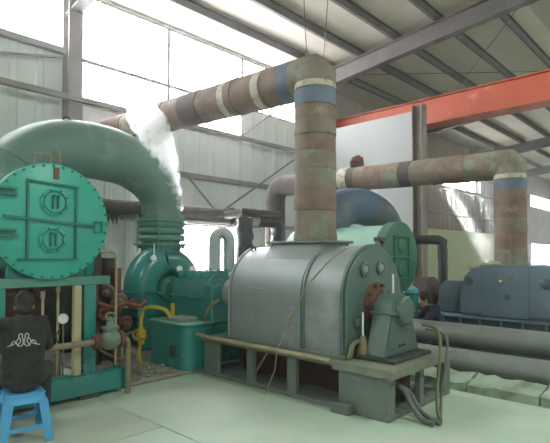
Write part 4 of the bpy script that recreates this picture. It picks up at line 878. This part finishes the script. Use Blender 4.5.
# white outline emblem on the back, laid on the cloth
bv = BVHTree.FromPolygons([v.co for v in shirt1.data.vertices], [p.vertices[:] for p in shirt1.data.polygons])
def cloth(x, z):
    h = bv.ray_cast(Vector((x, -0.8, z)), Vector((0, 1, 0)))[0]
    return (h if h else Vector((x, -0.1, z))) + Vector((0, -0.003, 0))
LZ = 0.845; lw = 0.0042
half = [[(0.128, 0.0), (0.104, 0.008), (0.086, 0.040), (0.070, 0.046), (0.052, 0.022), (0.046, 0.004), (0.020, 0.002), (0.004, 0.020), (0.004, 0.052), (0.012, 0.074), (0.010, 0.092), (0.018, 0.106), (0.034, 0.104), (0.040, 0.090), (0.036, 0.072), (0.048, 0.060), (0.056, 0.042), (0.064, 0.028), (0.082, 0.016), (0.104, 0.008)],
        [(0.036, 0.072), (0.026, 0.058), (0.026, 0.036), (0.040, 0.020), (0.046, 0.004)]]
lg = G()
for q in (-1, 1):
    for ln in half:
        pp = []
        for (a, c), (b_, d_) in zip(ln[:-1], ln[1:]):
            for k in range(4): pp.append(cloth(q * (a + (b_ - a) * k / 4), LZ + c + (d_ - c) * k / 4))
        pp.append(cloth(q * ln[-1][0], LZ + ln[-1][1])); lg.sweep(pp, lw, 6)
lo = part('back_print', lg, 'print_white', p1, local=True, label='white outline print of two back-to-back figures')
# blue plastic stool
stl = thing('plastic_stool', 'light blue plastic stool under the seated person', 'stool', (SX, SY, 0), SRZ + R(9))
def rr(r_, c, z, n=4):
    out = []
    for cx, cy, a in ((1, 1, 0), (-1, 1, 90), (-1, -1, 180), (1, -1, 270)):
        for i in range(n + 1): out.append(((r_ - c) * cx + c * math.cos(R(a + 90 * i / n)), (r_ - c) * cy + c * math.sin(R(a + 90 * i / n)), z))
    return out
part('seat', G().prism(rr(0.165, 0.05, 0.405), (0, 0, 0.025)), 'stool_blue', stl, bevel=0.008, local=True, segs=2)
k = 20; top_r, bot_r = rr(0.160, 0.045, 0.405), rr(0.175, 0.045, 0.345); inn_t, inn_b = rr(0.152, 0.042, 0.405), rr(0.166, 0.042, 0.345)
part('apron', G().add(top_r + bot_r + inn_t + inn_b, [(i, (i+1) % k, k + (i+1) % k, k + i) for i in range(k)] + [(2*k + i, 3*k + i, 3*k + (i+1) % k, 2*k + (i+1) % k) for i in range(k)] + [(k + i, k + (i+1) % k, 3*k + (i+1) % k, 3*k + i) for i in range(k)]), 'stool_blue', stl, local=True)
for qx in (-1, 1):
    for qy in (-1, 1):
        def corner(r0, z, w): return [(qx * r0, qy * r0, z), (qx * (r0 - w), qy * r0, z), (qx * (r0 - w), qy * (r0 - 0.008), z), (qx * (r0 - 0.008), qy * (r0 - 0.008), z), (qx * (r0 - 0.008), qy * (r0 - w), z), (qx * r0, qy * (r0 - w), z)]
        a, b_ = corner(0.174, 0.37, 0.080), corner(0.215, 0.0, 0.062)
        part('leg', G().add(b_ + a, [(5,4,3,2,1,0), (6,7,8,9,10,11)] + [(i, (i+1) % 6, 6 + (i+1) % 6, 6 + i) for i in range(6)]), 'stool_blue', stl, local=True, bevel=0.003)
for q in (-1, 1):
    part('stretcher', G().box(-0.16, 0.16, q * 0.192 - 0.006, q * 0.192 + 0.006, 0.12, 0.155), 'stool_blue', stl, local=True, bevel=0.003)
    part('stretcher', G().box(q * 0.192 - 0.006, q * 0.192 + 0.006, -0.16, 0.16, 0.12, 0.155), 'stool_blue', stl, local=True, bevel=0.003)
# person working behind the pedestal
J2 = dict(pelvis=(0, -0.10, 0.30), chest=(0, 0.10, 0.64), neck=(0, 0.19, 0.80), head=(0, 0.265, 0.895), tilt=25, shoulder=(0.175, 0.13, 0.745), elbow=(0.22, 0.32, 0.56), wrist=(0.13, 0.50, 0.50),
          hip=(0.095, -0.08, 0.29), knee=(0.19, 0.26, 0.50), ankle=(0.15, 0.02, 0.10), sleeve=1.0)
person('person', 'crouching person in a dark navy jacket behind the long grey pipes', (-3.58, 7.82, 0), R(133), J2, 'jacket_navy', 'trousers')

# ================================================================== HAZE
hz = solo('haze', G().box(XL + 0.02, XR - 0.02, YF + 0.05, YB - 0.05, 0.003, 7.1), None, 'thin dusty haze filling the hall', 'haze', (0, 10, 0), kind='stuff')
m = bpy.data.materials.new('dust_haze'); m.use_nodes = True; nt = m.node_tree; nt.nodes.clear()
vs_ = nt.nodes.new('ShaderNodeVolumeScatter'); vs_.inputs['Density'].default_value = 0.0028; vs_.inputs['Anisotropy'].default_value = 0.85; vs_.inputs['Color'].default_value = (1, 1, 1, 1)
oo = nt.nodes.new('ShaderNodeOutputMaterial'); nt.links.new(vs_.outputs[0], oo.inputs['Volume']); hz.data.materials.append(m)

# white volume added to stand in for the bright glare on the bend
g = G()
for (x, y, z, r) in ((-7.02, 4.22, 3.95, 0.30), (-7.04, 4.42, 3.78, 0.32), (-7.06, 4.59, 3.53, 0.27), (-7.08, 4.73, 3.29, 0.22), (-7.1, 4.84, 3.03, 0.17), (-7.12, 4.94, 2.78, 0.13), (-7.14, 5.04, 2.52, 0.09)):
    g.ball((x, y, z), r * 0.8, r, r * 1.15, 14, 9)
st_ = solo('glare_volume', g, None, 'added white volume standing in for bright glare beside the green duct bend', 'glare_volume', (-7.1, 5.0, 2.4), kind='stuff')
rmd = st_.modifiers.new('r', 'REMESH'); rmd.mode = 'VOXEL'; rmd.voxel_size = 0.04
_me = bpy.data.meshes.new_from_object(st_.evaluated_get(bpy.context.evaluated_depsgraph_get())); st_.modifiers.clear(); st_.data = _me
m = bpy.data.materials.new('glare_scatter'); m.use_nodes = True; nt = m.node_tree; nt.nodes.clear()
tc_ = nt.nodes.new('ShaderNodeTexCoord'); nz = nt.nodes.new('ShaderNodeTexNoise'); nz.inputs['Scale'].default_value = 9.0; nz.inputs['Detail'].default_value = 6
mr_ = nt.nodes.new('ShaderNodeMapRange'); mr_.inputs['From Min'].default_value = 0.42; mr_.inputs['From Max'].default_value = 0.62; mr_.inputs['To Min'].default_value = 0.0; mr_.inputs['To Max'].default_value = 16.0
sv = nt.nodes.new('ShaderNodeVolumeScatter'); sv.inputs['Color'].default_value = (1, 1, 1, 1); sv.inputs['Anisotropy'].default_value = 0.75
oo = nt.nodes.new('ShaderNodeOutputMaterial'); nt.links.new(tc_.outputs['Object'], nz.inputs['Vector']); nt.links.new(nz.outputs['Fac'], mr_.inputs['Value']); nt.links.new(mr_.outputs['Result'], sv.inputs['Density']); nt.links.new(sv.outputs[0], oo.inputs['Volume'])
st_.data.materials.clear(); st_.data.materials.append(m)

# dust hanging in the sunbeams under the far high window
dc = solo('dust_cloud', G().box(-10.1, -5.5, 18.5, 27.5, 0.2, 5.9), None, 'dusty air with slanting sunbeams beyond the partition', 'dust', (-8, 23, 0.2), kind='stuff')
m = bpy.data.materials.new('dust_air'); m.use_nodes = True; nt = m.node_tree; nt.nodes.clear()
sv = nt.nodes.new('ShaderNodeVolumeScatter'); sv.inputs['Density'].default_value = 0.022; sv.inputs['Anisotropy'].default_value = 0.6; sv.inputs['Color'].default_value = (1, 1, 1, 1)
oo = nt.nodes.new('ShaderNodeOutputMaterial'); nt.links.new(sv.outputs[0], oo.inputs['Volume']); dc.data.materials.append(m)
